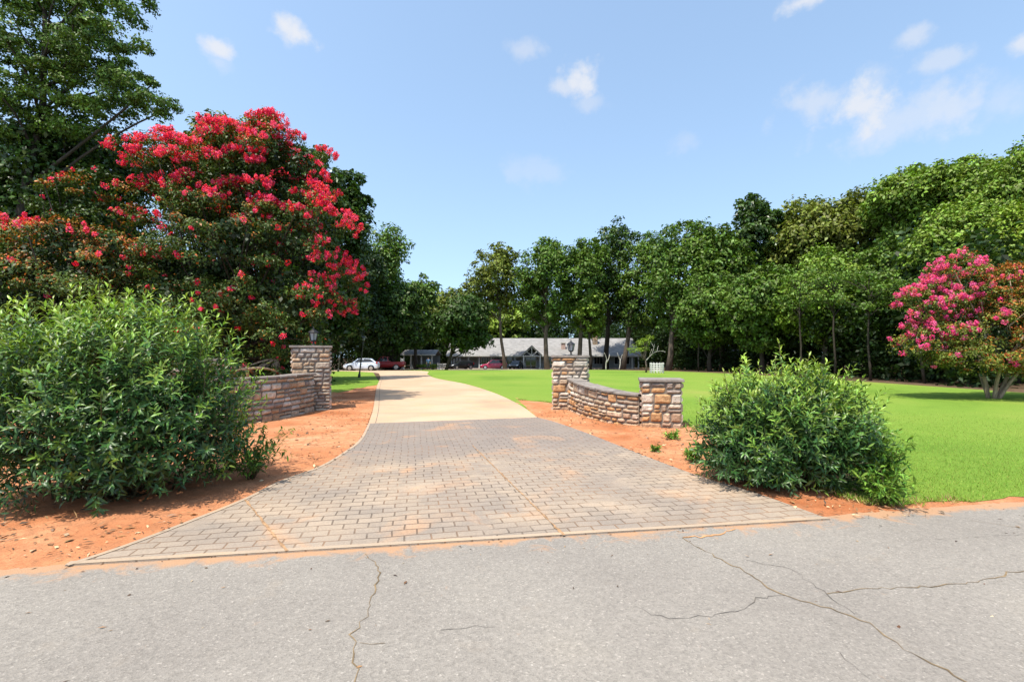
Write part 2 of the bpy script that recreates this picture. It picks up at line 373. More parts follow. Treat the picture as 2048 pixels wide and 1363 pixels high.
GREEN = dict(
    under=[(.012, .026, .007), (.022, .044, .010), (.034, .062, .014)],  # greens cut down so the shade beneath the trees sits in the colour
    myrtle=[(.032, .060, .011), (.058, .098, .015), (.100, .150, .021)],
    dark=[(.024, .050, .011), (.044, .084, .015), (.074, .122, .021)],
    mid=[(.050, .096, .013), (.084, .145, .018), (.130, .205, .026)],
    olive=[(.084, .106, .014), (.130, .155, .020), (.175, .200, .028)],
    fresh=[(.092, .155, .016), (.145, .225, .024), (.200, .285, .034)],
    lime=[(.130, .195, .016), (.185, .265, .025), (.240, .325, .034)],
)
SEED = [11]
def tree(name, label, px, top, bot, half, d, pal='mid', trunk_px=None, group=None, leaf=.30, clumps=85, per=130, cr=None, shape='round',
         bark='bark_dark', trunk_r=None, shell=.5, mat='leaf', lobes=None, wr=.55, flat=.95, cat='tree', gapf=.80):
    """one tree: photo column of the crown, rows of its top and bottom, half width in photo pixels, distance in metres"""
    SEED[0] += 1; rng = np.random.default_rng(SEED[0])
    tx = X(trunk_px if trunk_px is not None else px, d); g = gz(d); root = empty(name, (tx, d, g), label, cat, group)
    cx = X(px, d)-tx; z1 = Z(top, d)-g; z0 = Z(bot, d)-g; hw = half/FPX*d; hz = (z1-z0)/2; zc = (z0+z1)/2
    k_ = 1.65 if d > 35 else 1.4; per = int(per*1.0/k_**1.5); clumps = int(clumps*2.05); leaf *= k_*1.05
    if lobes is None:
        lobes = []
        if shape == 'round':
            lobes = [(cx, 0, zc, hw*.78, hw*.78, hz*.84)]
            for k in range(9):
                a = k*2.4+rng.random()*.8; t = -.65+1.45*((k*.37) % 1); q = math.sqrt(max(.05, 1-abs(t)**2.2))
                lobes.append((cx+math.cos(a)*hw*.55*q, math.sin(a)*hw*.55*q, zc+t*hz*.72, hw*(.36+.26*rng.random()), hw*.44, hz*(.24+.17*rng.random())))
        elif shape == 'cone':
            for k in range(9):
                t = k/8; a = k*2.4; w = hw*(1.12-.62*t**1.5)
                lobes.append((cx+math.cos(a)*w*.22, math.sin(a)*w*.22, z0+(z1-z0)*(.1+.82*t), w*.85, w*.85, hz*.2))
        elif shape == 'umbrella':
            for k in range(9):
                a = k*2.4; q = .75*math.sqrt((k+.4)/9)
                lobes.append((cx+math.cos(a)*hw*q, math.sin(a)*hw*q, zc+hz*(.62-.75*q*q), hw*.42, hw*.42, hz*.30))
            lobes.append((cx, 0, zc-.25*hz, hw*.6, hw*.6, hz*.5))
    cr = cr or max(.19*hw, .45)
    cl = clump_points(rng, lobes, clumps, cr*gapf, shell)
    V, F, col = crown_leaves(rng, cl, np.array((cx, 0, zc-hz*.3)), cr, per, leaf, wr, GREEN[pal], flat, .32)
    tb = MB(); tr = trunk_r or (.016*z1+.06)
    n = 7; path = []; rad = []
    for i in range(n+1):
        t = i/n; path.append((cx*t*.8+.12*math.sin(i*1.7+SEED[0]), .12*math.cos(i*1.3+SEED[0]), -.25+t*(z0+(z1-z0)*.72+.25))); rad.append(tr*(1.25 if i == 0 else 1)*(1-.78*t))
    tb.tube(path, rad, 9)
    order = rng.permutation(len(cl))[:26]
    for k in order:
        c = cl[k]; h = min(max(c[2]-np.hypot(c[0]-cx, c[1])*.9, z0*.75), path[-1][2]-.2); t = (h+.25)/(path[-1][2]+.25); i = min(int(t*n), n-1); f = t*n-i
        a = Vector(path[i]).lerp(Vector(path[i+1]), f); limb(tb, a, c, rad[i]*.45, .025, rng)
    tb.build('trunk', M[bark], root, smooth=True)
    np_mesh('crown', V, [F], col, M[mat], root)
    return root

# ------------------------------------------------------------------ ground, road, drive, lawns
def clip(poly, y, keep_low):                    # cut a polygon at the fold of the ground
    out = []
    for i in range(len(poly)):
        a, b = poly[i], poly[(i+1) % len(poly)]
        ia = (a[1] <= y) == keep_low or a[1] == y; ib = (b[1] <= y) == keep_low or b[1] == y
        if ia: out.append(a)
        if ia != ib:
            t = (y-a[1])/(b[1]-a[1]); out.append((a[0]+t*(b[0]-a[0]), y))
    return out
def sheet(name, poly, lift, mats, extra=None, skirt=0):
    mb = MB()
    for lo, hi in ((-1e4, 50), (50, 95), (95, 1e4)):
        p = poly
        if lo > -1e4: p = clip(p, lo, False)
        if hi < 1e4 and p: p = clip(p, hi, True)
        if len(p) < 3: continue
        bm = bmesh.new(); vs = [bm.verts.new((x, y, gz(y)+lift)) for x, y in p]
        f = bm.faces.new(vs); f.normal_update()
        if f.normal.z < 0: f.normal_flip()
        bmesh.ops.triangulate(bm, faces=[f], ngon_method='EAR_CLIP')
        bm.verts.index_update()
        mb.add([v.co[:] for v in bm.verts], [[v.index for v in q.verts] for q in bm.faces]); bm.free()
    if skirt:
        n = len(poly)
        for i in range(n):
            a, b = poly[i], poly[(i+1) % n]
            mb.add([(a[0], a[1], gz(a[1])+lift), (b[0], b[1], gz(b[1])+lift), (b[0], b[1], gz(b[1])+lift-skirt), (a[0], a[1], gz(a[1])+lift-skirt)], [(0, 1, 2, 3)])
    if extra: extra(mb)
    return tag(mb.build(name, mats), kind='structure')
def smooth_pts(pts, n=6):                       # Catmull-Rom through plan points
    P = [pts[0]]+list(pts)+[pts[-1]]; out = []
    for i in range(1, len(P)-2):
        for k in range(n):
            t = k/n; q = []
            for j in (0, 1):
                p0, p1, p2, p3 = (P[i+m][j] for m in (-1, 0, 1, 2))
                q.append(.5*((2*p1)+(-p0+p2)*t+(2*p0-5*p1+4*p2-p3)*t*t+(-p0+3*p1-3*p2+p3)*t**3))
            out.append(tuple(q))
    out.append(tuple(pts[-1])); return out
def ribbon(mb, pts, w, z, mat, rng=None, jit=0, sub=1, taper=False):
    P = [Vector((p[0], p[1])) for p in pts]
    if sub > 1 or jit:
        Q = []
        for a, b in zip(P, P[1:]):
            m = max(1, int((b-a).length/.05)) if jit else sub
            for k in range(m):
                p = a.lerp(b, k/m)
                if jit: p += Vector((rng.normal(0, jit), rng.normal(0, jit)))
                Q.append(p)
        Q.append(P[-1]); P = Q
    n = len(P); vs = []
    for i, p in enumerate(P):
        t = (P[min(i+1, n-1)]-P[max(i-1, 0)]).normalized(); nr = Vector((-t.y, t.x))
        ww = w*(.2+.7*rng.random()+1.3*max(0, mnoise.noise((p.x*2.3, p.y*2.3, 6.6))) if rng is not None else 1)*.5
        if taper: ww *= min(1, 3*(n-1-i)/n+.1)
        vs += [(p.x+nr.x*ww, p.y+nr.y*ww, gz(p.y)+z), (p.x-nr.x*ww, p.y-nr.y*ww, gz(p.y)+z)]
    mb.add(vs, [(2*i+1, 2*i+3, 2*i+2, 2*i) for i in range(n-1)], mat)

rng0 = np.random.default_rng(3)
gm = MB()
for (y0, y1) in ((-60, 50), (50, 95), (95, 900)):
    gm.add([(-900, y0, gz(y0)), (900, y0, gz(y0)), (900, y1, gz(y1)), (-900, y1, gz(y1))], [(0, 1, 2, 3)])
tag(gm.build('ground', M['floor']), kind='structure')

# road: its far edge runs through the photo points (0,1140) and (2048,1005)
e0, e1 = G(0, 1140), G(2048, 1005); ev = Vector((e1[0]-e0[0], e1[1]-e0[1])).normalized()
def edge_pt(s, off=0): return (e0[0]+ev.x*s-ev.y*off, e0[1]+ev.y*s+ev.x*off)
wob = [(s, .035*math.sin(s*1.7)+.03*math.sin(s*4.1+1)+.012*math.sin(s*13)) for s in np.arange(-40, 60, .25)]
far_edge = [edge_pt(s, o) for s, o in wob]
cracks = [([(735, 1108), (760, 1150), (750, 1190), (728, 1245), (705, 1270), (712, 1312), (707, 1375)], .016, 1), ([(718, 1288), (770, 1290)], .008, 1),
          ([(1365, 1078), (1420, 1110), (1480, 1140), (1540, 1180), (1600, 1205), (1680, 1225), (1740, 1250), (1800, 1300), (1860, 1330), (1935, 1370)], .022, 1),
          ([(1570, 1192), (1515, 1200), (1500, 1216), (1420, 1236), (1360, 1240), (1300, 1234), (1270, 1215)], .009, 2), ([(1655, 1190), (1720, 1180), (1800, 1180), (1860, 1176), (1950, 1165), (2060, 1143)], .013, 1),
          ([(1490, 1122), (1580, 1140), (1620, 1170), (1655, 1192), (1710, 1232)], .009, 2), ([(1940, 1043), (1990, 1050), (2060, 1062)], .012, 1), ([(1680, 1310), (1740, 1363)], .008, 2),
          ([(880, 1262), (990, 1258)], .005, 2), ([(1800, 1085), (1960, 1075), (2050, 1072)], .006, 2)]
def road_extra(mb):
    rg = np.random.default_rng(8)
    for pts, w, m in cracks: ribbon(mb, [G(*p) for p in pts], w*.62, .0155, m, rg, .010, taper=False)
    ribbon(mb, [G(1365, 1078), G(1440, 1072), G(1470, 1060)], .03, .0164, 3, rg, .012)
sheet('road', far_edge+[(55, -55), (-55, -55)], .012, [M['asphalt'], M['crack'], M['crack_dark'], M['wash']], road_extra)

L_ap = [G(*p) for p in ((130, 1135), (250, 1095), (380, 1045), (490, 1000), (560, 965), (640, 935), (690, 905), (720, 880), (737, 848))]
R_ap = [G(*p) for p in ((1660, 1042), (1500, 985), (1400, 955), (1280, 910), (1180, 870), (1110, 845), (1075, 836))]
L_dr = [G(*p) for p in ((737, 848), (746, 820), (750, 795), (754, 772), (760, 757))]+[(-11.3, 40.5), (-13.5, 46.2), (-19, 50.6), (-30, 53)]
R_dr = [G(*p) for p in ((1075, 836), (1035, 808), (985, 785), (930, 768), (870, 756))]+[(-7.6, 42.6), (-9.0, 50.0), (-13.5, 58), (-30, 62)]
La, Ra, Ld, Rd = smooth_pts(L_ap), smooth_pts(R_ap), smooth_pts(L_dr), smooth_pts(R_dr)
def inset(pts, w, side):
    P = [Vector(p) for p in pts]; out = []
    for i, p in enumerate(P):
        t = (P[min(i+1, len(P)-1)]-P[max(i-1, 0)]).normalized(); out.append((p.x+t.y*w*side, p.y-t.x*w*side))
    return out
def apron_extra(mb):
    rg = np.random.default_rng(4)
    for a, b in (((945, 893), (1128, 1076)), ((490, 1003), (574, 1108))): ribbon(mb, [G(*a), G(*b)], .026, 0.0295, 1, rg, .003)
    Li = inset(La, .05, 1)
    for side in (La, ): 
        n = len(side); vs = []
        for p, q in zip(side, Li): vs += [(p[0], p[1], .0287), (q[0], q[1], .0287)]
        mb.add(vs, [(2*i, 2*i+1, 2*i+3, 2*i+2) for i in range(n-1)], 2)
    lipo = [Vector(La[0]).lerp(Vector(Ra[0]), t) for t in np.linspace(0, 1, 30)]; off = Vector((-ev.y, ev.x))*.06
    mb.add([v for p in lipo for v in ((p.x, p.y, .0280), ((p+off).x, (p+off).y, .0280))], [(2*i, 2*i+2, 2*i+3, 2*i+1) for i in range(29)], 2)
sheet('driveway_apron', La+Ra[::-1], .024, [M['stamped'], M['joint'], M['lip']], apron_extra, skirt=.06)
def drive_extra(mb):
    rg = np.random.default_rng(5); Li = inset(Ld[:26], .16, 1)
    ribbon(mb, Li, .012, .0275, 1, None)
    for a, b in (((760, 812), (1032, 803)), ((762, 787), (965, 780)), ((765, 771), (905, 766))): ribbon(mb, [G(*a), G(*b)], .014, .0275, 1, None)
sheet('driveway', Ld+Rd[::-1], .0235, [M['concrete'], M['crack_dark']], drive_extra, skirt=.05)
sheet('loop_drive', smooth_pts([(-30, 62.2), (-14, 66.5), (-6, 68.5), (4, 70.5), (9, 72)], 5)+[(9, 76), (4, 77), (-30, 77)], .027, [M['loop']])

# lawns
lawn_edge = [G(1036, 800), G(1106, 806), (1.75, 14.2), (3.0, 11.7), (4.0, 10.6), G(1470, 895), G(1590, 955), G(1700, 1000), G(1790, 1013)]
s_at = lambda x: (x-e0[0])/ev.x
lawn_edge += [edge_pt(s_at(x), .16+.05*math.sin(x*2.1)+.03*math.sin(x*7)+.02*math.sin(x*17)) for x in np.arange(4.3, 26, .15)]
lawn_back = [(26, 14), (24, 17.2), (22.2, 20), (22.0, 28), (21.5, 36), (20.2, 43), (17, 50), (15, 58), (14, 66), (9, 71.8), (4, 70.3), (-6, 68.3), (-14, 66.3)]
sheet('lawn', lawn_edge+lawn_back+Rd[::-1][6:], .02, [M['lawn']])
sheet('lawn', [(-7.6, 19.5), (-9.5, 16.5), (-14, 15), (-30, 15), (-30, 52.8)]+Ld[::-1][:13]+[(-7.45, 27)], .02, [M['lawn']])

# clay beds as real relief
def inside(poly, P):
    x, y = P[:, 0], P[:, 1]; c = np.zeros(len(P), bool); n = len(poly)
    for i in range(n):
        x0, y0 = poly[i]; x1, y1 = poly[(i+1) % n]
        if y0 == y1: continue
        c ^= ((y0 > y) != (y1 > y)) & (x < (x1-x0)*(y-y0)/(y1-y0)+x0)
    return c
def relief(name, poly, step, amp, z0):
    P = np.array(poly); xs = np.arange(P[:, 0].min(), P[:, 0].max()+step, step); ys = np.arange(P[:, 1].min(), P[:, 1].max()+step, step)
    gx, gy = np.meshgrid(xs, ys); pts = np.c_[gx.ravel(), gy.ravel()]; ok = inside(poly, pts).reshape(gx.shape)
    z = np.array([z0+amp*(.55*mnoise.noise((x*1.1, y*1.1, .3))+.3*mnoise.noise((x*4, y*4, 7.7))+.22*mnoise.noise((x*13, y*13, 2.1))) if o else 0 for (x, y), o in zip(pts, ok.ravel())])
    ds = -.1716*pts[:, 0]+.9852*pts[:, 1]-4.154; wv = .05*np.array([mnoise.noise((x*2.3, y*2.3, 9.1))+.6*mnoise.noise((x*9, y*9, 4.1)) for x, y in pts]); k = np.clip((ds+.04+wv)/.5, -.2, 1); z = np.where(ok.ravel(), .0118+(z-.0118)*np.maximum(k, 0)+np.minimum(k, 0)*.04, z)
    idx = np.arange(len(pts)).reshape(gx.shape); m = ok[:-1, :-1] & ok[1:, :-1] & ok[:-1, 1:] & ok[1:, 1:]
    F = np.stack([idx[:-1, :-1][m], idx[:-1, 1:][m], idx[1:, 1:][m], idx[1:, :-1][m]], 1)
    used = np.unique(F); remap = np.zeros(len(pts), int); remap[used] = np.arange(len(used))
    V = np.c_[pts, np.maximum(z, .003)][used]
    o = np_mesh(name, V, [remap[F]], np.ones((len(V), 3)), M['soil'], smooth=True); return tag(o, kind='structure')
soilL = [edge_pt(-9, -.2)]+[edge_pt(s, -.2) for s in np.arange(-8, .55, .2)]+[(p[0]+.03, p[1]) for p in La[2:]]+[(p[0]+.03, p[1]) for p in Ld[1:21]]+[(-7.3, 27.5), (-8.2, 20), (-10, 16.6), (-14, 15.2), (-14, 4)]
relief('soil', soilL, .055, .030, .016)
soilR = [(p[0]-.03, p[1]) for p in Ra]+[(p[0]-.03, p[1]) for p in Rd[1:8]]+[G(1030, 797), G(1060, 797), (1.9, 14.6), (3.3, 12.2), (4.4, 11.0), (4.5, 8.5), (5.0, 6.8), G(1800, 1000)]+[edge_pt(s_at(x), .3) for x in np.arange(4.4, 26, .3)]+[edge_pt(s_at(x), -.2) for x in np.arange(26, 3.2, -.3)]
relief('soil', soilR, .05, .030, .017)

# grass blades over the near part of the lawn (nobody could count them)
def blades(name, n, region, dens_pow, h, label=None):
    rg = np.random.default_rng(21); (x0, x1, y0, y1) = region
    poly = lawn_edge+lawn_back+Rd[::-1][6:]
    P = np.c_[x0+(x1-x0)*rg.random(n), y0+(y1-y0)*rg.random(n)**dens_pow]
    P = P[inside(poly, P)]; P = P[rg.random(len(P)) < np.clip((19-np.hypot(P[:, 0], P[:, 1]))/11, 0, 1)]; n = len(P); P = np.c_[P, np.full(n, .018)]
    A = np.c_[rg.normal(0, .45, (n, 2)), np.ones(n)]; Nn = np.c_[rg.normal(size=(n, 2)), np.full(n, .3)]
    cols = np.array([(.165, .29, .036), (.22, .335, .046), (.33, .37, .08)]); col = cols[rg.integers(0, 3, n)]
    V, F = quads(P, A, Nn, h*(.5+.9*rg.random(n)), .16, .05)
    return tag(np_mesh(name, V, [F], np.repeat(col, 4, 0), M['grassblade']), kind='stuff', label='short bright green blades of the mown lawn', cat='grass')
blades('grass', 260000, (3.0, 18, 4.6, 19), 1.4, .028)

def edge_tufts():
    rg = np.random.default_rng(22); E = np.array(smooth_pts(lawn_edge[:9], 10)+lawn_edge[9:]); seg = rg.integers(0, len(E)-1, 9000); t = rg.random((9000, 1)); P = E[seg]*(1-t)+E[seg+1]*t+rg.normal(0, .05, (9000, 2))
    k = np.array([mnoise.noise((x*2.5, y*2.5, 3.3)) for x, y in P]); P = P[(k > -.15) & (P[:, 0] < 16)]; n = len(P); P = np.c_[P, np.full(n, .012)]
    A = np.c_[rg.normal(0, .75, (n, 2)), np.ones(n)]; Nn = np.c_[rg.normal(size=(n, 2)), np.full(n, .3)]; cols = np.array([(.165, .30, .03), (.22, .33, .04), (.40, .34, .12), (.46, .33, .16)])
    V, F = quads(P, A, Nn, .035+.06*rg.random(n), .12, .05)
    tag(np_mesh('edge_grass', V, [F], np.repeat(cols[rg.integers(0, 4, n)], 4, 0), M['grassblade']), kind='stuff', label='longer grass and straw fringing the edge of the lawn', cat='grass')
edge_tufts()

# litter and clods on the clay
def litter():
    rg = np.random.default_rng(31); P = np.r_[np.c_[-7+5*rg.random(6500), 3.7+16*rg.random(6500)**1.3], np.c_[.2+5*rg.random(5200), 4.6+10*rg.random(5200)]]
    P = P[inside(soilL, P) | inside(soilR, P)]; n = len(P)
    keep = np.array([mnoise.noise((x*.9, y*.9, 5.5))+.35*rg.random() > .05 for x, y in P]); P = P[keep]; n = len(P)
    Q = np.array([edge_pt(s, o) for s, o in zip(-1+12*rg.random(150), -.06-1.9*rg.random(150)**3)]); Z0 = np.r_[np.full(n, .034), np.full(150, .016)]; P = np.r_[P, Q]; n = len(P)
    P = np.c_[P, Z0]; A = np.c_[rg.normal(size=(n, 2)), rg.normal(0, .15, n)]; Nn = np.c_[rg.normal(0, .3, (n, 2)), np.ones(n)]
    cols = np.array([(.30, .16, .08), (.16, .09, .05), (.48, .34, .21), (.10, .07, .05)]); col = cols[rg.integers(0, 4, n)]
    V, F = quads(P, A, Nn, np.where(np.arange(n) < n-150, .03+.07*rg.random(n)**2, .015+.035*rg.random(n)), .12+.5*rg.random(n)**2, .05)
    tag(np_mesh('leaf_litter', V, [F], np.repeat(col, 4, 0), M['litter']), kind='stuff', label='dry stalks and dead leaves strewn over the clay beds', cat='litter')
litter()

# ------------------------------------------------------------------ stonework
PAL_L = [(.44, .36, .28), (.36, .31, .26), (.50, .42, .33), (.29, .25, .22), (.46, .32, .21), (.56, .50, .43), (.42, .29, .19)]
PAL_R = [(.44, .33, .23), (.50, .40, .30), (.42, .24, .12), (.36, .27, .20), (.52, .43, .34), (.45, .25, .12), (.30, .24, .20), (.55, .48, .40)]
def stones(mb, rng, Lu, Hv, fmap, pal, rust_low=.0, hmin=.10, hmax=.25, wmin=.14, wmax=.46, proud=.03):
    def one(u0, u1, v0, v1):
        g = .007; u0 += g; u1 -= g; v0 += g; v1 -= g
        if u1-u0 < .03 or v1-v0 < .03: return
        nu = max(4, int((u1-u0)/.045)+2); nv = max(4, int((v1-v0)/.045)+2); pr = proud*(.6+.9*rng.random()); sd = rng.random()*50
        t1, t2, t3, t4 = rng.normal(0, .012, 4)
        vs = []
        for j in range(nv):
            for i in range(nu):
                a = i/(nu-1); b = j/(nv-1); e = max(abs(2*a-1)**5, abs(2*b-1)**5); m = 0 if e >= .999 else 1
                uu = u0+(u1-u0)*a; vv = v0+(v1-v0)*b
                c = (t1*(1-a)+t2*a)*(1 if j in (0, nv-1) else .5); dd = (t3*(1-b)+t4*b)
                nz = mnoise.noise((uu*9+sd, vv*9, sd)); nz2 = mnoise.noise((uu*22+sd, vv*22, sd+3))
                w = -.02 if not m else pr*(1-.75*e)+.016*nz+.009*nz2
                vs.append(fmap(uu+dd*.3+.006*nz2, vv+c*.4+.006*nz, w))
        col = list(pal[rng.integers(len(pal))]); k = .8+.4*rng.random(); col = [q*k for q in col]
        low = max(0, 1-(v0/(.55)))*rust_low
        col = [c*(1-low)+q*low for c, q in zip(col, (.45, .21, .085))]
        mb.add(vs, [(j*nu+i, j*nu+i+1, (j+1)*nu+i+1, (j+1)*nu+i) for j in range(nv-1) for i in range(nu-1)], 0, tuple(col))
    v = 0
    while v < Hv-.02:
        h = hmin+(hmax-hmin)*rng.random()
        if Hv-v-h < hmin*.8: h = Hv-v
        u = 0
        while u < Lu-.01:
            w = wmin+(wmax-wmin)*rng.random()
            if Lu-u-w < wmin: w = Lu-u
            if h > .17 and rng.random() < .4:
                s = h*(.35+.3*rng.random()); one(u, u+w, v, v+s); 
                if w > .3 and rng.random() < .6:
                    q = w*(.35+.3*rng.random()); one(u, u+q, v+s, v+h); one(u+q, u+w, v+s, v+h)
                else: one(u, u+w, v+s, v+h)
            else: one(u, u+w, v, v+h)
            u += w
        v += h
def slab(mb, rng, poly, z0, z1, jit=.012):
    n = len(poly); P = []
    for i in range(n):
        a = Vector(poly[i]); b = Vector(poly[(i+1) % n]); m = max(1, int((b-a).length/.11))
        for k in range(m): p = a.lerp(b, k/m); P.append((p.x+rng.normal(0, jit*.6), p.y+rng.normal(0, jit*.6)))
    mb.prism(P, z0, z1)
def pillar(name, label, cx, cy, w, h, rz, pal, seed, rust=0, cat='stone pillar', group=None, capt=.06):
    rng = np.random.default_rng(seed); root = empty(name, (cx, cy, 0), label, cat, group, rz); mb = MB(); k = w/2
    mb.box(-k+.012, k-.012, -k+.012, k-.012, -.12, h-.001, 1)
    def face(nx, ny):
        tx, ty = -ny, nx
        return lambda u, v, o: (tx*(u-k)+nx*(k+o), ty*(u-k)+ny*(k+o), v-.06)
    for nx, ny in ((0, -1), (1, 0), (0, 1), (-1, 0)): stones(mb, rng, w, h+.06, face(nx, ny), pal, rust)
    mb.build('stonework', [M['stone'], M['mortar']], root, col=True, smooth=False)
    c = MB(); q = k+.05; slab(c, rng, [(-q, -q), (q, -q), (q, q), (-q, q)], h, h+capt); c.build('cap', M['cap'], root, bevel=.008)
    return root
def curved_wall(name, label, pts, th, hfun, pal, seed, rust=0):
    rng = np.random.default_rng(seed); P = [Vector(p) for p in smooth_pts(pts, 8)]; S = [0]
    for a, b in zip(P, P[1:]): S.append(S[-1]+(b-a).length)
    T = S[-1]; o0 = P[len(P)//2]; root = empty(name, (o0.x, o0.y, 0), label, 'stone wall')
    def at(u):
        u = min(max(u, 0), T); i = max(0, min(len(S)-2, int(np.searchsorted(S, u)-1))); t = (u-S[i])/(S[i+1]-S[i]); p = P[i].lerp(P[i+1], t)
        a = max(0, i-1); b = min(len(P)-1, i+2); d = (P[b]-P[a]).normalized(); return p, d
    H = hfun(0); mb = MB()
    def fm(side):
        def f(u, v, o):
            uu = u if side > 0 else T-u
            p, d = at(uu); n = Vector((d.y, -d.x))*side
            q = p+n*(th/2+o); return (q.x-o0.x, q.y-o0.y, v/H*(hfun(uu/T)+.05)-.05)
        return f
    for s in (1, -1): stones(mb, rng, T, H, fm(s), pal, rust, hmin=.10, hmax=.22)
    m = 40; vs = []; cs = []
    for i in range(m+1):
        u = T*i/m; p, d = at(u); n = Vector((d.y, -d.x)); h = hfun(i/m)
        for k, z in ((th/2-.012, -.1), (th/2-.012, h-.002), (-th/2+.012, h-.002), (-th/2+.012, -.1)): q = p+n*k; vs.append((q.x-o0.x, q.y-o0.y, z))
    mb.add(vs, [(4*i+k, 4*i+(k+1) % 4, 4*i+4+(k+1) % 4, 4*i+4+k) for i in range(m) for k in range(4)]+[(0, 1, 2, 3), (4*m+3, 4*m+2, 4*m+1, 4*m)], 1)
    mb.build('stonework', [M['stone'], M['mortar']], root, col=True)
    c = MB(); u = 0
    while u < T-.02:                                # flagstones of the coping
        ln = .5+.35*rng.random(); u1 = min(T, u+ln)
        if T-u1 < .25: u1 = T
        jz = rng.normal(0, .004); w1 = th/2+.05+rng.normal(0, .012); ks = 5; vs = []
        for i in range(ks+1):
            uu = u+.004+(u1-u-.008)*i/ks; p, d = at(uu); n = Vector((d.y, -d.x)); h = hfun(uu/T)
            for k, z in ((w1+rng.normal(0, .006), h+jz), (w1+rng.normal(0, .006), h+.05+jz), (-w1, h+.05+jz), (-w1, h+jz)): q = p+n*k; vs.append((q.x-o0.x, q.y-o0.y, z))
        c.add(vs, [(4*i+k, 4*i+4+k, 4*i+4+(k+1) % 4, 4*i+(k+1) % 4) for i in range(ks) for k in range(4)]+[(3, 2, 1, 0), (4*ks, 4*ks+1, 4*ks+2, 4*ks+3)])
        u = u1
    c.build('coping', M['cap'], root, bevel=.006)
    return root
pillar('stone_pillar', 'tall grey stone gate pillar with a lantern, beside the left clay bed', -6.05, 14.35, 1.04, 1.85, R(21), PAL_L, 5, .15)
pillar('stone_pillar', 'rust and tan stone gate pillar with a lantern, standing against the open lawn', 1.80, 14.55, 1.04, 1.565, R(-9), PAL_R, 6, .35)
pillar('stone_pier', 'low rust coloured end pier of the curved wall, beside the right bush', 3.42, 10.95, .86, 1.03, R(-14), PAL_R, 7, .5, cat='stone pier')
pillar('stone_pier', 'stone end pier half hidden behind the large bush at left', -7.15, 10.9, 1.0, 1.49, R(25), PAL_L, 9, .2, cat='stone pier')
curved_wall('stone_wall', 'curved rust and tan stone wall stepping down to a low pier', [(1.82, 13.98), (1.92, 13.2), (2.15, 12.2), (2.5, 11.4), (3.0, 10.98)], .34, lambda t: .90-.22*t, PAL_R, 12, .55)
curved_wall('stone_wall', 'curved brown grey stone wall in shade beside the lanterned pillar', [(-6.75, 11.0), (-6.35, 11.35), (-6.08, 12.0), (-5.93, 12.9), (-5.92, 13.8)], .34, lambda t: 1.04+.02*t, PAL_L, 13, .35)

# ------------------------------------------------------------------ lanterns and lamp posts
def lantern_parts(root, z, s):
    b = MB(); b.lathe([(.12*s, z), (.12*s, z+.015*s), (.055*s, z+.03*s), (.03*s, z+.06*s), (.028*s, z+.12*s), (.06*s, z+.135*s), (.085*s, z+.15*s), (.085*s, z+.165*s)], sides=12); b.build('base', M['black'], root, smooth=False)
    n = 6; z0, z1 = z+.165*s, z+.40*s; r0, r1 = .085*s, .135*s
    g = MB(); g.tube([(0, 0, z0), (0, 0, z1)], [r0-.006, r1-.006], n); g.build('glass', M['lampglass'], root)
    f = MB()
    for k in range(n):
        a = 2*math.pi*k/n; f.tube([(r0*math.cos(a), r0*math.sin(a), z0), (r1*math.cos(a), r1*math.sin(a), z1)], [.011*s]*2, 5)
        a2 = 2*math.pi*(k+1)/n
        for r, zz in ((r1, z1), (r0, z0+.005)): f.tube([(r*math.cos(a), r*math.sin(a), zz), (r*math.cos(a2), r*math.sin(a2), zz)], [.011*s]*2, 5)
    f.build('frame', M['black'], root)
    c = MB(); c.lathe([(.165*s, z1+.005), (.16*s, z1+.02*s), (.10*s, z1+.07*s), (.05*s, z1+.095*s), (.045*s, z1+.115*s), (.02*s, z1+.125*s), (.012*s, z1+.14*s), (.022*s, z1+.155*s), (.02*s, z1+.17*s), (.002, z1+.19*s)], sides=12); c.build('lid', M['black'], root)
for label, x, y, z, s in (('black iron lantern on the tall grey pillar beside the left clay bed', -5.98, 14.3, 1.911, .98), ('black iron lantern on the rust stone pillar against the lawn', 1.80, 14.5, 1.626, .82)):
    r = empty('lantern', (x, y, 0), label, 'lantern', 'lanterns on the gate pillars'); lantern_parts(r, z, s)
for label, x, y, h, lean in (('taller black lamp post leaning at the edge of the left grass strip', X(718, 35.3), 35.3, 2.6, .36), ('smaller black lamp post farther back, beside the white car', X(679, 49), 48.6, 2.3, .33)):
    r = empty('lamp_post', (x, y, gz(y)), label, 'lamp post', 'lamp posts along the drive')
    r.rotation_euler = (0, math.atan(lean/(h+.4)), 0)
    p = MB(); p.lathe([(.10, -.1), (.10, .25), (.07, .3), (.055, .5), (.045, h)], sides=10); p.build('post', M['postlit'], r); lantern_parts(r, h, 1.0)

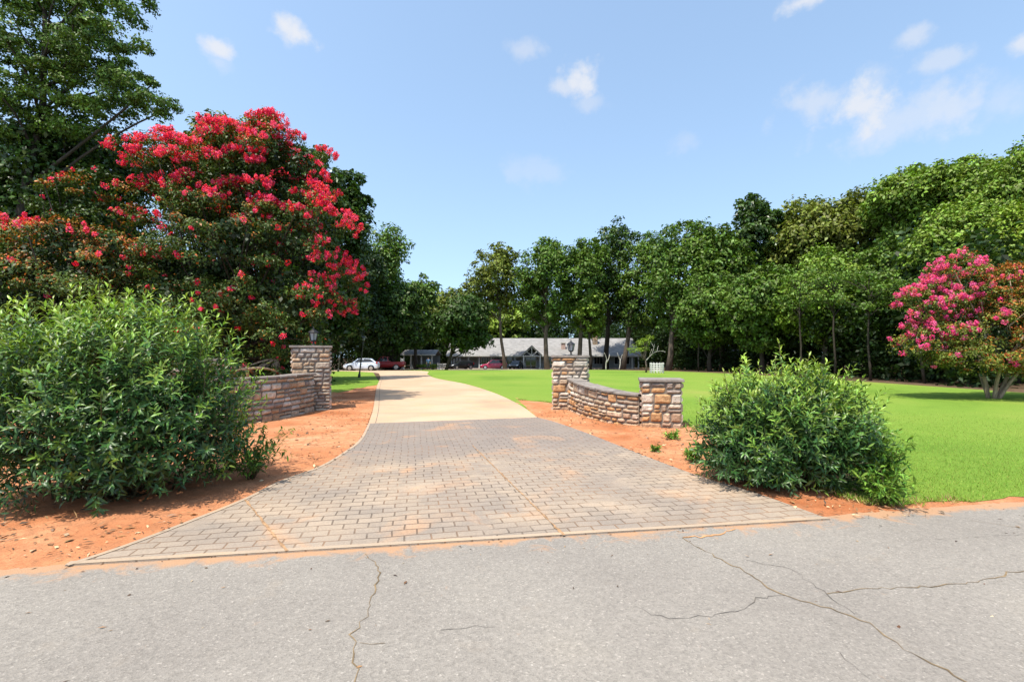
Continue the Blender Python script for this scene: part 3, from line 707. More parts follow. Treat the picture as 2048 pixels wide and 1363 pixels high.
# ------------------------------------------------------------------ bushes
def bush(name, label, cx, cy, rx, ry, h, n_out, n_in, seed, zc=.42, tall=(), leaf=(.066, .116), light=1.0, cat='bush', stems=90, keep=None, wr=.235):
    rng = np.random.default_rng(seed); root = empty(name, (cx, cy, 0), label, cat)
    n = n_out+n_in; d = sphere(rng, n*2); d = d[d[:, 2] > -.62][:n]; n = len(d)
    lump = np.array([1+.17*mnoise.noise(tuple(q*1.7+seed))+.19*mnoise.noise(tuple(q*4.3+seed)) for q in d])
    fr = np.where(np.arange(n) < n_out, .70+.32*rng.random(n)+.12*rng.random(n)**6, .35+.4*rng.random(n)); rh = np.where(d[:, 2] > 0, h*(1-zc), h*zc*1.45)
    T = np.c_[d[:, 0]*rx, d[:, 1]*ry, d[:, 2]*rh]*(lump*fr)[:, None]; T[:, 2] += h*zc
    T = np.r_[T, np.array(tall).reshape(-1, 3)] if len(tall) else T
    dd = np.r_[d, np.tile([[0, 0, 1.]], (len(tall), 1))] if len(tall) else d
    T[:, 2] = np.maximum(T[:, 2], .10); n = len(T)
    ax = unit(dd*np.array([1, 1, .55])+np.array([0, 0, .75])*np.clip(dd[:, 2:3]+.75, .1, 1.4)+rng.normal(0, .28, (n, 3)))
    shl = .26+.26*rng.random(n); per = 17
    if len(tall): shl[-len(tall):] = .45+.2*rng.random(len(tall))
    s = np.tile(np.linspace(0, 1, per), n); idx = np.repeat(np.arange(n), per)
    P = T[idx]-ax[idx]*(shl[idx]*(1-s))[:, None]; P[:, 2] -= .10*(1-ax[idx, 2])*s*shl[idx]
    phi = np.tile(np.arange(per)*2.4, n)+rng.random(n)[idx]*6.3
    ref = unit(np.cross(ax, rng.normal(size=(n, 3)))); r2 = np.cross(ax, ref)
    rad = ref[idx]*np.cos(phi)[:, None]+r2[idx]*np.sin(phi)[:, None]
    ang = R(68)-R(48)*s**1.5+rng.normal(0, .14, len(s))
    A = ax[idx]*np.cos(ang)[:, None]+rad*np.sin(ang)[:, None]
    Nn = ax[idx]*np.sin(ang)[:, None]-rad*np.cos(ang)[:, None]+np.array([0, 0, .55])+rng.normal(0, .18, A.shape)
    ln = (leaf[0]+(leaf[1]-leaf[0])*rng.random(len(s)))*(.62+.62*np.sin(np.pi*np.clip(s*.8+.12, 0, 1)))
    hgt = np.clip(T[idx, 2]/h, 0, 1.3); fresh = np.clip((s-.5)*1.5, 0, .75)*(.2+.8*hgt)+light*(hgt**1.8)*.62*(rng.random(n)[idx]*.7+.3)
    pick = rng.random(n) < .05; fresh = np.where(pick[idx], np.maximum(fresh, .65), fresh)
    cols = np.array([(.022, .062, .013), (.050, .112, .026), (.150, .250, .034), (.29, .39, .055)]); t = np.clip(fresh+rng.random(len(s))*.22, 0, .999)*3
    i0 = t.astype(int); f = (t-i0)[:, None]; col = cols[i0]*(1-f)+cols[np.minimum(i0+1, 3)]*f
    V, F = leaf8(P, A, Nn, ln, wr, .35+.55*rng.random(len(s)))
    V[:, 2] = np.maximum(V[:, 2], .03)
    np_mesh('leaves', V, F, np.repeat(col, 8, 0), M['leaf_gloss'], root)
    mb = MB()
    for k in rng.permutation(n)[:stems]:
        b = (rng.normal(0, .18)*rx, rng.normal(0, .18)*ry, 0); limb(mb, b, T[k]-ax[k]*.05, .014, .003, rng, .1, 5, 4)
    for k in range(n-len(tall), n): limb(mb, (T[k, 0]*.8, T[k, 1]*.8, T[k, 2]*.4), T[k], .009, .003, rng, .03, 4, 4)
    mb.build('stems', M['stem'], root, smooth=True)
    return root
rt = np.random.default_rng(77)
tallL = [(x, y, z-.08*j) for x, y, z in [(-.25, .1, 2.45), (-.1, 0, 2.5), (.45, .1, 2.0), (-1.15, .1, 2.35), (.8, .2, 1.95), (-.7, .2, 2.2), (.1, .1, 2.3), (1.15, .1, 1.75), (-.45, -.2, 2.25), (-1.5, .2, 2.3)] for j in range(3)]
tallL = [(x+rt.normal(0, .1), y+rt.normal(0, .1), z) for x, y, z in tallL]
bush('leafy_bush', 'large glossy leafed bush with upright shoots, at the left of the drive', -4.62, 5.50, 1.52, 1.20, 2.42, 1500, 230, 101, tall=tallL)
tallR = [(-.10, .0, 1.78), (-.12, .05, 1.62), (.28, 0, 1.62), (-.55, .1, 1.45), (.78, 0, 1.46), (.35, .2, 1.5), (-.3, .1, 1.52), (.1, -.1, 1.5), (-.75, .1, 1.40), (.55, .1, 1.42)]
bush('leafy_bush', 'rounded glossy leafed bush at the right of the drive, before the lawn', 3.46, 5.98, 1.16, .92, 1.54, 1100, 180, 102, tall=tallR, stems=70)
def weed(name, label, cx, cy, h, w, n, seed, cat='weed', group=None, pal=((.07, .15, .02), (.12, .23, .03), (.18, .30, .04)), leafl=.085):
    rng = np.random.default_rng(seed); root = empty(name, (cx, cy, 0.02), label, cat, group); mb = MB(); P = []; A = []
    for k in range(n):
        a = rng.random()*6.28; q = w*(.2+.8*rng.random()); tip = np.array((math.cos(a)*q, math.sin(a)*q, h*(.35+.65*rng.random())))
        limb(mb, (rng.normal(0, .02), rng.normal(0, .02), 0), tip, .003, .001, rng, .15, 4, 4)
        for t in np.linspace(.2, 1, 22): P.append(tip*t+np.array((0, 0, .1*math.sin(t*3.1)*np.linalg.norm(tip)))); A.append((math.cos(a)*.4, math.sin(a)*.4, .35)+rng.normal(0, .6, 3))
    P = np.array(P); A = np.array(A); Nn = np.tile([[0, 0, 1.]], (len(P), 1))+rng.normal(0, .35, P.shape)
    V, F = leaf8(P, A, Nn, leafl*(.6+.7*rng.random(len(P))), .24, .3+.4*rng.random(len(P))); V[:, 2] = np.maximum(V[:, 2], .01)
    np_mesh('leaves', V, F, np.repeat(np.array(pal)[rng.integers(0, len(pal), len(P))], 8, 0), M['leaf_soft'], root)
    mb.build('stems', M['stem'], root, smooth=True); return root
weed('sapling', 'bright feathery sapling sprawling from the right side of the rounded bush', 4.18, 5.45, .82, .36, 80, 41, 'sapling')
weed('sapling', 'low feathery sprout at the foot of the rounded bush by the road edge', 3.95, 5.05, .42, .30, 30, 42, 'sapling')
weed('sapling', 'lime green sapling beside the large left bush, in front of the stone wall', -3.9, 6.6, 1.5, .5, 60, 43, 'sapling', pal=((.12, .22, .02), (.19, .31, .03), (.23, .36, .04)))
weed('sapling', 'sparse reaching branches low on the right side of the large left bush', -3.35, 6.1, .75, .55, 42, 44, 'sapling', pal=((.05, .12, .02), (.10, .19, .03), (.14, .24, .03)))
for i, (px, py, lab) in enumerate(((1388, 925, 'largest weed tuft on the clay below the low stone pier'), (1345, 880, 'small weed growing at the foot of the low stone pier'), (1310, 905, 'tiny weed alone in the middle of the right clay bed'), (1440, 935, 'weed touching the left edge of the rounded bush'))):
    x, y = G(px, py); weed('weed', lab, x, y, (.24, .16, .09, .25)[i], (.22, .18, .10, .25)[i], (16, 10, 6, 18)[i], 50+i, 'weed', 'weeds on the right clay bed')

# ------------------------------------------------------------------ crape myrtles
def panicles(rng, P, D, per, ln, wd, size, cols):
    n = len(P); idx = np.repeat(np.arange(n), per); d = sphere(rng, n*per); D = unit(D); s = (.6+.7*rng.random(n))[idx]
    along = (d*D[idx]).sum(1, keepdims=True)*D[idx]; off = (d-along)*wd+along*ln
    Q = P[idx]+off*(s*(.55+.45*rng.random(n*per)))[:, None]; Nn = unit(d+.5*sphere(rng, n*per)); A = np.cross(Nn, sphere(rng, n*per))
    cols = np.array(cols); c = cols[np.clip((rng.random(n)[idx]*.7+rng.random(n*per)*.3)*len(cols), 0, len(cols)-.01).astype(int)]
    V, F = quads(Q, A, Nn, size*(.7+.6*rng.random(n*per)), .9, .2); return V, F, np.repeat(c, 4, 0)
PINK = [(.66, .016, .06), (.82, .035, .13), (.90, .11, .28), (.76, .035, .05)]
MAGENTA = [(.74, .05, .24), (.84, .09, .34), (.88, .16, .42), (.80, .12, .18)]
def myrtle(name, label, base, lobes, n_clump, cr, per, leaf, n_pan, bloom, orange, pink, seed, pal, bark='bark_tan', stems=6, fill=60, zmin=.4, pan=(.17, .115, .06)):
    rng = np.random.default_rng(seed); root = empty(name, (base[0], base[1], 0), label, 'crape myrtle'); o = np.array((base[0], base[1], 0)); lobes = [(l[0]-base[0], l[1]-base[1], *l[2:]) for l in lobes]
    cl = clump_points(rng, lobes, n_clump, cr*.8, .72, zmin); cen = np.mean([l[:3] for l in lobes], 0)
    tip = np.array([orange(c+o) for c in cl])
    OR = np.array([(.46, .105, .028), (.36, .125, .026), (.20, .15, .024)])
    def cf(P, d, idx, col):
        w = (rng.random(len(P)) < tip[idx]*np.clip(.35+.8*d[:, 2], 0, 1))[:, None]; return np.where(w, OR[rng.integers(0, 3, len(P))], col)
    V, F, col = crown_leaves(rng, cl, cen, cr, per, leaf, .5, GREEN[pal], .6, .6, cf)
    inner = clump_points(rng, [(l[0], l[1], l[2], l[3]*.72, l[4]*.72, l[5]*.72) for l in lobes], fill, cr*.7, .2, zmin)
    V2, F2, c2 = crown_leaves(rng, inner, cen, cr*1.3, 130, leaf*1.6, .6, GREEN['under'], .8)  # oversized dark filler leaves, added inside to block light and darken crown gaps
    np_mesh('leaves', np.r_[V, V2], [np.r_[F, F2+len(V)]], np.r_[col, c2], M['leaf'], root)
    k = rng.integers(0, len(cl), n_pan*14); d = unit(sphere(rng, len(k))+unit(cl[k]-cen)*.8+np.array([0, -.25, .45])); P = cl[k]+d*cr*np.array([1, 1, .66])*(.85+.3*rng.random(len(k)))[:, None]
    ok = np.array([rng.random() < bloom(p+o) for p in P]); P = P[ok][:n_pan]; d = d[ok][:n_pan]
    V, F, c = panicles(rng, P, d+np.array([0, 0, .5]), 46, pan[0], pan[1], pan[2], pink); np_mesh('blossoms', V, [F], c, M['petal'], root)
    tb = MB()
    for j in range(stems):
        a = j*6.28/stems+rng.random(); q = cl[rng.integers(len(cl))]; mid = (math.cos(a)*(.5+.5*rng.random()), math.sin(a)*(.5+.4*rng.random()), 1.1+.6*rng.random()); limb(tb, (math.cos(a)*.12, math.sin(a)*.12, -.1), mid, .075, .045, rng, .08, 6, 7)
        for c in cl[rng.permutation(len(cl))[:9]]: limb(tb, mid, c, .05, .012, rng, .1, 5, 5)
    tb.build('trunk', M[bark], root, smooth=True); return root
def sm(a, b, x): t = min(1, max(0, (x-a)/(b-a))); return t*t*(3-2*t)
def pxpy(p): return (1024+FPX*p[0]/p[1], HOR-FPX*(p[2]-EYE)/p[1])
DM = 17.5
def lb(px, py, r, d, ry=None, rz=None): return (X(px, d), d, Z(py, d), r/FPX*d, (ry or r)/FPX*d, (rz or r)/FPX*d)
mainl = [(a, b, c, r1*.9, r2*.9, r3*.9) for a, b, c, r1, r2, r3 in [lb(480, 400, 165, DM), lb(570, 350, 110, DM-.5), lb(370, 380, 125, DM-1), lb(330, 320, 75, DM), lb(600, 480, 115, DM-1), lb(470, 540, 170, DM-1.5), lb(640, 570, 85, DM-.6), lb(560, 620, 120, DM-1.6), lb(350, 600, 140, DM-1.2), lb(420, 640, 110, DM-2), lb(540, 300, 60, DM), lb(450, 290, 50, DM)]]
def bl_main(p):                                 # bloom rides the sunny shoulder of the crown: high up, and down its outer right side
    h = p[2]; x = p[0]; top = sm(6.1, 7.9, h+.22*(x+9)); right = sm(-7.4, -6.2, x)*.40*sm(1.8, 5, h); left = .12*sm(5.2, 6.5, h)*sm(-10.5, -12.5, x)
    return min(.8, top*.85+right+left+.035)*(.5+.8*max(0, .5+mnoise.noise((x*2.2, p[1]*2.2, h*2.2))))
def or_main(p): return .09+.45*sm(4.6, 6.4, p[2])*(mnoise.noise((p[0]*.8, p[1], p[2]*.8+4)) > -.05)
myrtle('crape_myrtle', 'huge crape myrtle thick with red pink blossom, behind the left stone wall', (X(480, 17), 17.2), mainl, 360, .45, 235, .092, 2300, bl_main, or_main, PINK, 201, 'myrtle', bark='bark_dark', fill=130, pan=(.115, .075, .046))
leftl = [lb(60, 500, 100, 15.5), lb(170, 430, 85, 16), lb(235, 500, 80, 15), lb(120, 560, 130, 14.5), lb(260, 600, 110, 14.2), lb(-60, 520, 120, 15), lb(185, 375, 42, 16), lb(30, 620, 110, 14), lb(380, 650, 70, 14.6)]
def bl_left(p): return (.10+.35*sm(3.0, 6, p[2]))*(mnoise.noise((p[0]*.9, p[1]*.7, p[2]*1.3)) > .08)
def or_left(p): return .85*sm(2.6, 5.0, p[2])*(mnoise.noise((p[0]*.7, p[1]*.7, p[2]*.9)) > -.15)
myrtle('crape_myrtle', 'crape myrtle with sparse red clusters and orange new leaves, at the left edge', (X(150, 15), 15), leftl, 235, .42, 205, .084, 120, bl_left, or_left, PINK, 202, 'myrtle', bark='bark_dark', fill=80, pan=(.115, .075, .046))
DR = 17.9
rightl = [lb(1925, 570, 60, DR), lb(1860, 610, 45, DR), lb(1990, 590, 65, DR), lb(2060, 590, 85, DR), lb(1940, 650, 80, DR), lb(2030, 660, 85, DR-.6), lb(1850, 690, 60, DR, rz=45), lb(1900, 700, 60, DR-.5, rz=50), lb(2100, 670, 90, DR), lb(1990, 700, 60, DR-1, rz=45), lb(2040, 712, 55, DR-.6, rz=40), lb(1945, 722, 52, DR-.4, rz=32), lb(2095, 570, 75, DR), lb(2110, 640, 80, DR-.3), lb(1985, 728, 48, DR-.9, rz=26)]
def bl_right(p): return min(1, sm(18.0, 16.2, p[0])*.9*sm(2.0, 3.4, p[2]+.15*(18-p[0]))+.04+.22*sm(4.1, 4.8, p[2]))*(.35+1.1*max(0, .5+mnoise.noise((p[0]*1.2, p[1], p[2]*1.2))))
def or_right(p): return .8*sm(16.6, 18.2, p[0])+.25
myrtle('crape_myrtle', 'small crape myrtle with magenta pink blossom, standing on the right of the lawn', (X(1985, DR), DR), rightl, 320, .38, 190, .082, 470, bl_right, or_right, MAGENTA, 203, 'olive', stems=5, fill=45, zmin=.65, pan=(.12, .085, .048))
def low_bloom():                                # low flowering shrub behind the left wall
    myrtle('flower_shrub', 'low shrub with a few red flowers, just behind the left stone wall', (X(505, 15.2), 15.2), [lb(500, 752, 38, 15.2, rz=14), lb(545, 752, 24, 15.2, rz=12)], 26, .28, 130, .06, 11, lambda p: .6, lambda p: .1, PINK, 204, 'dark', stems=3, fill=8, zmin=.1, pan=(.10, .10, .05))
low_bloom()

# ------------------------------------------------------------------ trees
T = tree
# left side
lt = [lb(110, 60, 150, 20), lb(230, 110, 90, 19.5), lb(260, 190, 70, 19.5, rz=40), lb(40, 150, 110, 20), lb(170, 200, 90, 20), lb(300, 215, 45, 19.5, rz=20), lb(190, -40, 110, 20), lb(20, -60, 130, 20), lb(60, 250, 80, 20, rz=50), lb(150, -120, 120, 20)]
tx0 = X(15, 20); T('elm_tree', 'very tall loose leaved tree filling the top left corner, above the crape myrtle', 120, -170, 300, 240, 20, 'mid', trunk_px=15, leaf=.085, clumps=185, per=330, cr=.46, lobes=[(l[0]-tx0, l[1]-20, *l[2:]) for l in lt], shell=.2, trunk_r=.26, flat=.5)
T('holly_tree', 'dense dark evergreen below the tall loose tree at the left edge', 130, 225, 640, 170, 23, 'dark', leaf=.15, clumps=200, per=220, cr=.9, mat='leaf_gloss')
T('oak_tree', 'olive topped tree showing behind the peak of the big crape myrtle', 455, 214, 560, 120, 29, 'olive', leaf=.17, clumps=150, per=180, group='trees behind the left crape myrtle')
T('magnolia_tree', 'dark tree whose crown edges out behind the right top of the big myrtle', 605, 254, 700, 82, 30, 'dark', leaf=.2, clumps=130, per=150, mat='leaf_gloss', group='trees behind the left crape myrtle')
T('magnolia_tree', 'tall dark narrow tree, the second step down right of the big myrtle', 680, 318, 715, 66, 33, 'dark', trunk_px=622, leaf=.2, clumps=150, per=150, mat='leaf_gloss', group='trees behind the left crape myrtle')
T('oak_tree', 'loose branching tree leaning out over the gap left of the sky dip', 768, 426, 690, 62, 66, 'mid', trunk_px=778, leaf=.26, clumps=80, per=130, cr=1.1, shell=.35, group='trees behind the left crape myrtle')
T('young_tree', 'bright green low tree under the loose branching tree', 768, 520, 712, 60, 70, 'mid', leaf=.2, clumps=80, per=130, group='trees behind the left crape myrtle')
T('evergreen_tree', 'black green evergreen shading the white car', 690, 470, 722, 85, 58.5, 'under', trunk_px=655, leaf=.24, clumps=190, per=170, group='trees beside the cars')
T('evergreen_tree', 'dark broad tree overhanging the red pickup', 785, 560, 720, 66, 66, 'dark', leaf=.26, clumps=110, per=140, group='trees beside the cars')
T('oak_tree', 'rounded tree at the bottom of the sky dip, above the carport', 832, 545, 700, 50, 78, 'mid', leaf=.32, clumps=95, per=120, group='trees above the carport')
T('oak_tree', 'low rounded olive tree between the carport and the bare trunked oak', 900, 572, 700, 55, 95, 'olive', leaf=.4, clumps=95, per=120, group='trees above the carport')
T('oak_tree', 'spreading dark tree with low branches in front of the house porch', 925, 584, 716, 66, 64, 'dark', trunk_px=893, leaf=.26, clumps=120, per=130, group='trees in front of the house')
T('young_tree', 'bright lime tree glimpsed behind the house roof', 1020, 590, 720, 50, 108, 'lime', leaf=.4, clumps=60, per=110, group='trees behind the house')
T('young_tree', 'lime green tree behind the roof, beside the bare trunked oak', 960, 610, 720, 45, 110, 'lime', leaf=.4, clumps=60, per=110, group='trees behind the house')
# middle row in front of the house
T('oak_tree', 'lone oak with a long bare trunk left of the portico', 986, 474, 655, 58, 76, 'olive', trunk_px=1009, leaf=.27, clumps=85, per=120, trunk_r=.30, shell=.35, bark='bark_grey', group='trees in front of the house')
T('oak_tree', 'broad oak just right of the portico, first of the tree row', 1090, 456, 680, 66, 74, 'mid', trunk_px=1093, leaf=.27, clumps=120, per=130, bark='bark_grey', group='trees in front of the house')
T('oak_tree', 'oak rising straight above the lanterned right pillar', 1165, 460, 676, 58, 75, 'mid', trunk_px=1160, leaf=.27, clumps=110, per=130, bark='bark_grey', group='trees in front of the house')
T('oak_tree', 'darker oak with the twin peaked top, above the stone chimney', 1222, 424, 676, 56, 80, 'dark', trunk_px=1212, leaf=.27, clumps=100, per=130, group='trees in front of the house')
T('oak_tree', 'leafy tree right of the twin peaked oak, above the end of the house', 1285, 444, 700, 72, 77, 'mid', trunk_px=1246, leaf=.27, clumps=120, per=130, bark='bark_grey', group='trees in front of the house')
T('young_tree', 'small bright green tree low between the house trunks', 1180, 560, 690, 36, 74, 'fresh', leaf=.24, clumps=60, per=100, shell=.4, group='trees in front of the house')
T('oak_tree', 'tall tree behind the white branched shrub', 1370, 412, 712, 78, 60, 'mid', trunk_px=1336, leaf=.25, clumps=130, per=140, bark='bark_grey', group='trees at the wood edge')
T('oak_tree', 'tree crowded against the left side of the pointed dark evergreen', 1440, 424, 715, 66, 56, 'mid', trunk_px=1445, leaf=.25, clumps=110, per=140, group='trees at the wood edge')
T('evergreen_tree', 'pointed dark evergreen standing above its neighbours', 1502, 360, 650, 54, 58, 'dark', leaf=.25, clumps=120, per=150, mat='leaf_gloss', group='trees at the wood edge')
T('oak_tree', 'round olive crowned tree right of the pointed evergreen', 1610, 392, 600, 88, 56, 'olive', leaf=.25, clumps=150, per=150, group='trees at the wood edge')
T('oak_tree', 'second round olive tree, between the first and the flat topped tree', 1708, 366, 600, 80, 54, 'olive', leaf=.25, clumps=140, per=150, group='trees at the wood edge')
T('oak_tree', 'high spreading green tree left of the flat topped tree', 1820, 326, 560, 85, 46, 'fresh', leaf=.22, clumps=140, per=140, shape='umbrella', shell=.4, group='trees at the wood edge')
T('mimosa_tree', 'flat topped airy tree with sky showing through its branches', 1925, 308, 520, 75, 42, 'fresh', leaf=.2, clumps=110, per=130, shape='umbrella', shell=.4, group='trees at the wood edge')
T('oak_tree', 'tallest bright tree at the right edge of the wood', 2060, 268, 560, 105, 34, 'fresh', leaf=.17, clumps=170, per=160, group='trees at the wood edge')
# front layer of the wood at right
T('young_tree', 'leafy mid green tree directly below the pointed evergreen', 1525, 515, 726, 74, 44, 'mid', leaf=.2, clumps=120, per=140, group='front trees of the right wood')
T('oak_tree', 'mid green tree filling the edge left of the garden shed', 1420, 540, 712, 70, 50, 'mid', leaf=.2, clumps=110, per=140, group='front trees of the right wood')
T('cypress_tree', 'soft pointed light green tree behind the rounded bush', 1650, 476, 712, 84, 40, 'fresh', leaf=.17, clumps=160, per=150, trunk_px=1650, group='front trees of the right wood', bark='bark_grey')
T('young_tree', 'green tree between the soft pointed tree and the magenta myrtle', 1775, 468, 708, 82, 37, 'mid', leaf=.17, clumps=150, per=150, group='front trees of the right wood')
T('young_tree', 'lush yellow green tree rising behind the magenta myrtle', 1900, 400, 640, 95, 31, 'fresh', leaf=.16, clumps=170, per=160, group='front trees of the right wood')
T('young_tree', 'yellow green tree at the right edge above the magenta myrtle', 2035, 390, 660, 85, 28, 'lime', leaf=.15, clumps=170, per=160, group='front trees of the right wood')

# the thicket under and behind the trees reads as one dark mass
def thicket():
    rng = np.random.default_rng(61); cl = []
    def run(pts, hmax, n, dep):
        P = [Vector(p) for p in pts]
        for _ in range(n):
            i = rng.integers(len(P)-1); p = P[i].lerp(P[i+1], rng.random()); y = p.y+rng.random()*dep; x = p.x*(y/p.y); cl.append((x, y, gz(y)+hmax*rng.random()**1.1))
    run([(23, 22), (25, 30), (25, 40), (24, 50), (24, 60), (25, 75)], 8, 620, 9)
    run([(24, 78), (19, 103), (0, 112), (-18, 108), (-24, 90)], 9, 380, 10)
    run([(-17, 84), (-24, 66), (-30, 60), (-30, 45), (-24, 34), (-24, 26)], 9, 460, 8)
    run([(-24, 26), (-19, 22), (-13, 22), (-11, 26), (-16, 34)], 6, 220, 3)
    cl = np.array(cl)
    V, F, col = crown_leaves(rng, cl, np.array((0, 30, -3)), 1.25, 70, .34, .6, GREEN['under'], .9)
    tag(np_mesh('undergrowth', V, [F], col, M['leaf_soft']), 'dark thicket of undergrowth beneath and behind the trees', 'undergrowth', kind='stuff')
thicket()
def far_woods():
    rng = np.random.default_rng(62); cl = []
    for x0, x1, y0, y1, h, n in ((-32, 46, 112, 124, 15, 620), (-32, 46, 110, 113, 5, 320), (-32, 46, 106, 112, 10, 420), (-55, -22, 70, 110, 15, 420), (32, 62, 50, 112, 17, 520), (28, 50, 24, 50, 11, 360), (-48, -27, 26, 70, 14, 360), (-75, -34, 6, 30, 11, 300), (32, 62, 4, 24, 12, 260)):
        for _ in range(n): x = x0+(x1-x0)*rng.random(); y = y0+(y1-y0)*rng.random(); cl.append((x, y, gz(y)+h*(.1+.9*rng.random())*(.75+.3*mnoise.noise((x*.15, y*.15, 1)))))
    cl = np.array(cl); V, F, col = crown_leaves(rng, cl, np.array((0, 60, -3)), 2.1, 110, .55, .6, GREEN['under'][1:]+GREEN['dark'][:2], .85)
    tag(np_mesh('woods', V, [F], col, M['leaf']), 'continuous dark green woods closing the view behind the house and garden', 'woods', kind='stuff')
far_woods()
def slim_trunks():
    for i, (px, d, top, lab) in enumerate(((1600, 36, 560, 'slim bare trunk in the dark of the wood, left of the soft pointed tree'), (1668, 34, 560, 'pale slim trunk behind the top of the rounded bush'), (1738, 31, 560, 'slim grey trunk at the lawn edge, midway to the magenta myrtle'),
                                           (1846, 28, 570, 'slim trunk close to the left side of the magenta myrtle'), (1398, 50, 560, 'slim trunk between the white round fence and the garden shed'), (1470, 52, 560, 'slim trunk rising just left of the garden shed'))):
        rng = np.random.default_rng(300+i); x = X(px, d); r = empty('slim_tree', (x, d, gz(d)), lab, 'tree', 'slim trunks at the wood edge'); tb = MB(); h = Z(top, d)
        tb.tube([(.1*math.sin(k*1.3+i), .1*math.cos(k+i), -.1+h*k/6) for k in range(7)], [.085-.009*k for k in range(7)], 8)
        cl = np.c_[rng.normal(0, .9, 14), rng.normal(0, .9, 14), h*(.72+.34*rng.random(14))]
        for c in cl: limb(tb, (0, 0, c[2]*.85), c, .04, .012, rng)
        tb.build('trunk', M['bark_dark'], r, smooth=True); V, F, col = crown_leaves(rng, cl, np.array((0, 0, h*.7)), .8, 110, .18, .55, GREEN['mid']); np_mesh('crown', V, [F], col, M['leaf'], r)
slim_trunks()

# small half dead tree with pale bare branches
def dead_shrub():
    d = 46; rng = np.random.default_rng(71); r = empty('ornamental_tree', (X(1292, d), d, 0), 'small half dead ornamental tree with pale bare branches on one side', 'tree')
    tb = MB(); tb.tube([(0, 0, -.1), (.05, 0, .6), (-.05, 0, 1.2)], [.10, .085, .07], 8)
    lv = np.array([(-1.1, 0, 2.5), (-.5, .3, 2.7), (-.9, -.4, 2.2), (-.2, -.2, 2.9), (-1.5, .1, 2.2), (-.4, .5, 2.2), (.1, .3, 3.1), (-.7, 0, 3.0), (-.1, 0, 2.3), (-1.2, .5, 2.0), (.35, 0, 3.4)])
    for c in lv: limb(tb, (-.05, 0, 1.15), c, .04, .012, rng)
    tb.build('trunk', M['bark_grey'], r, smooth=True)
    bb = MB()
    for a, b, c in (((.0, 0, 1.2), (.7, .1, 1.9), .05), ((.7, .1, 1.9), (1.5, .2, 2.1), .035), ((.6, .1, 1.8), (.8, 0, 2.8), .03), ((1.1, .1, 2.0), (1.3, .3, 2.6), .025), ((.8, 0, 2.4), (.5, .1, 3.0), .02), ((1.5, .2, 2.1), (1.9, 0, 2.0), .02), ((.3, 0, 1.5), (.5, -.3, 2.3), .025)): limb(bb, a, b, c, .012, rng, .12)
    bb.build('bare_branches', M['bark_pale'], r, smooth=True)
    V, F, col = crown_leaves(rng, lv, np.array((-.5, 0, 1.8)), .55, 110, .12, .5, GREEN['lime'], .55); np_mesh('crown', V, [F], col, M['leaf'], r)
    r = empty('round_fence', (X(1315, 45), 45.2, 0), 'small round white slatted fence beside the half dead tree', 'fence')
    n = 14; rad = .62
    rl = MB()
    for z in (.25, .45, .65, .85):
        rl.tube([(rad*math.cos(2*math.pi*k/28), rad*math.sin(2*math.pi*k/28), z) for k in range(29)], [.035]*29, 6, cap=False)
    rl.build('rail', M['trim'], r)
    for k in range(n):
        a = 2*math.pi*k/n; p = MB(); p.box(-.03, .03, -.03, .03, 0, 1.0); o = p.build('post', M['trim'], r); o.location = (rad*math.cos(a), rad*math.sin(a), 0); o.rotation_euler = (0, 0, a)
    for i, px in enumerate((1212, 1238)):
        d2 = 66; r = empty('pale_sapling', (X(px, d2), d2, gz(d2)), ('crooked pale dead sapling before the left of the far porch windows', 'crooked pale dead sapling nearer the right end of the house')[i], 'sapling', 'pale dead saplings on the far lawn'); s = MB()
        limb(s, (0, 0, -.1), (.15, 0, 1.5), .09, .06, rng, .2); limb(s, (.1, 0, 1.0), (.5, .1, 2.2), .06, .03, rng); limb(s, (.12, 0, 1.4), (-.25, 0, 2.4), .05, .03, rng); s.build('trunk', M['bark_pale'], r, smooth=True)
dead_shrub()

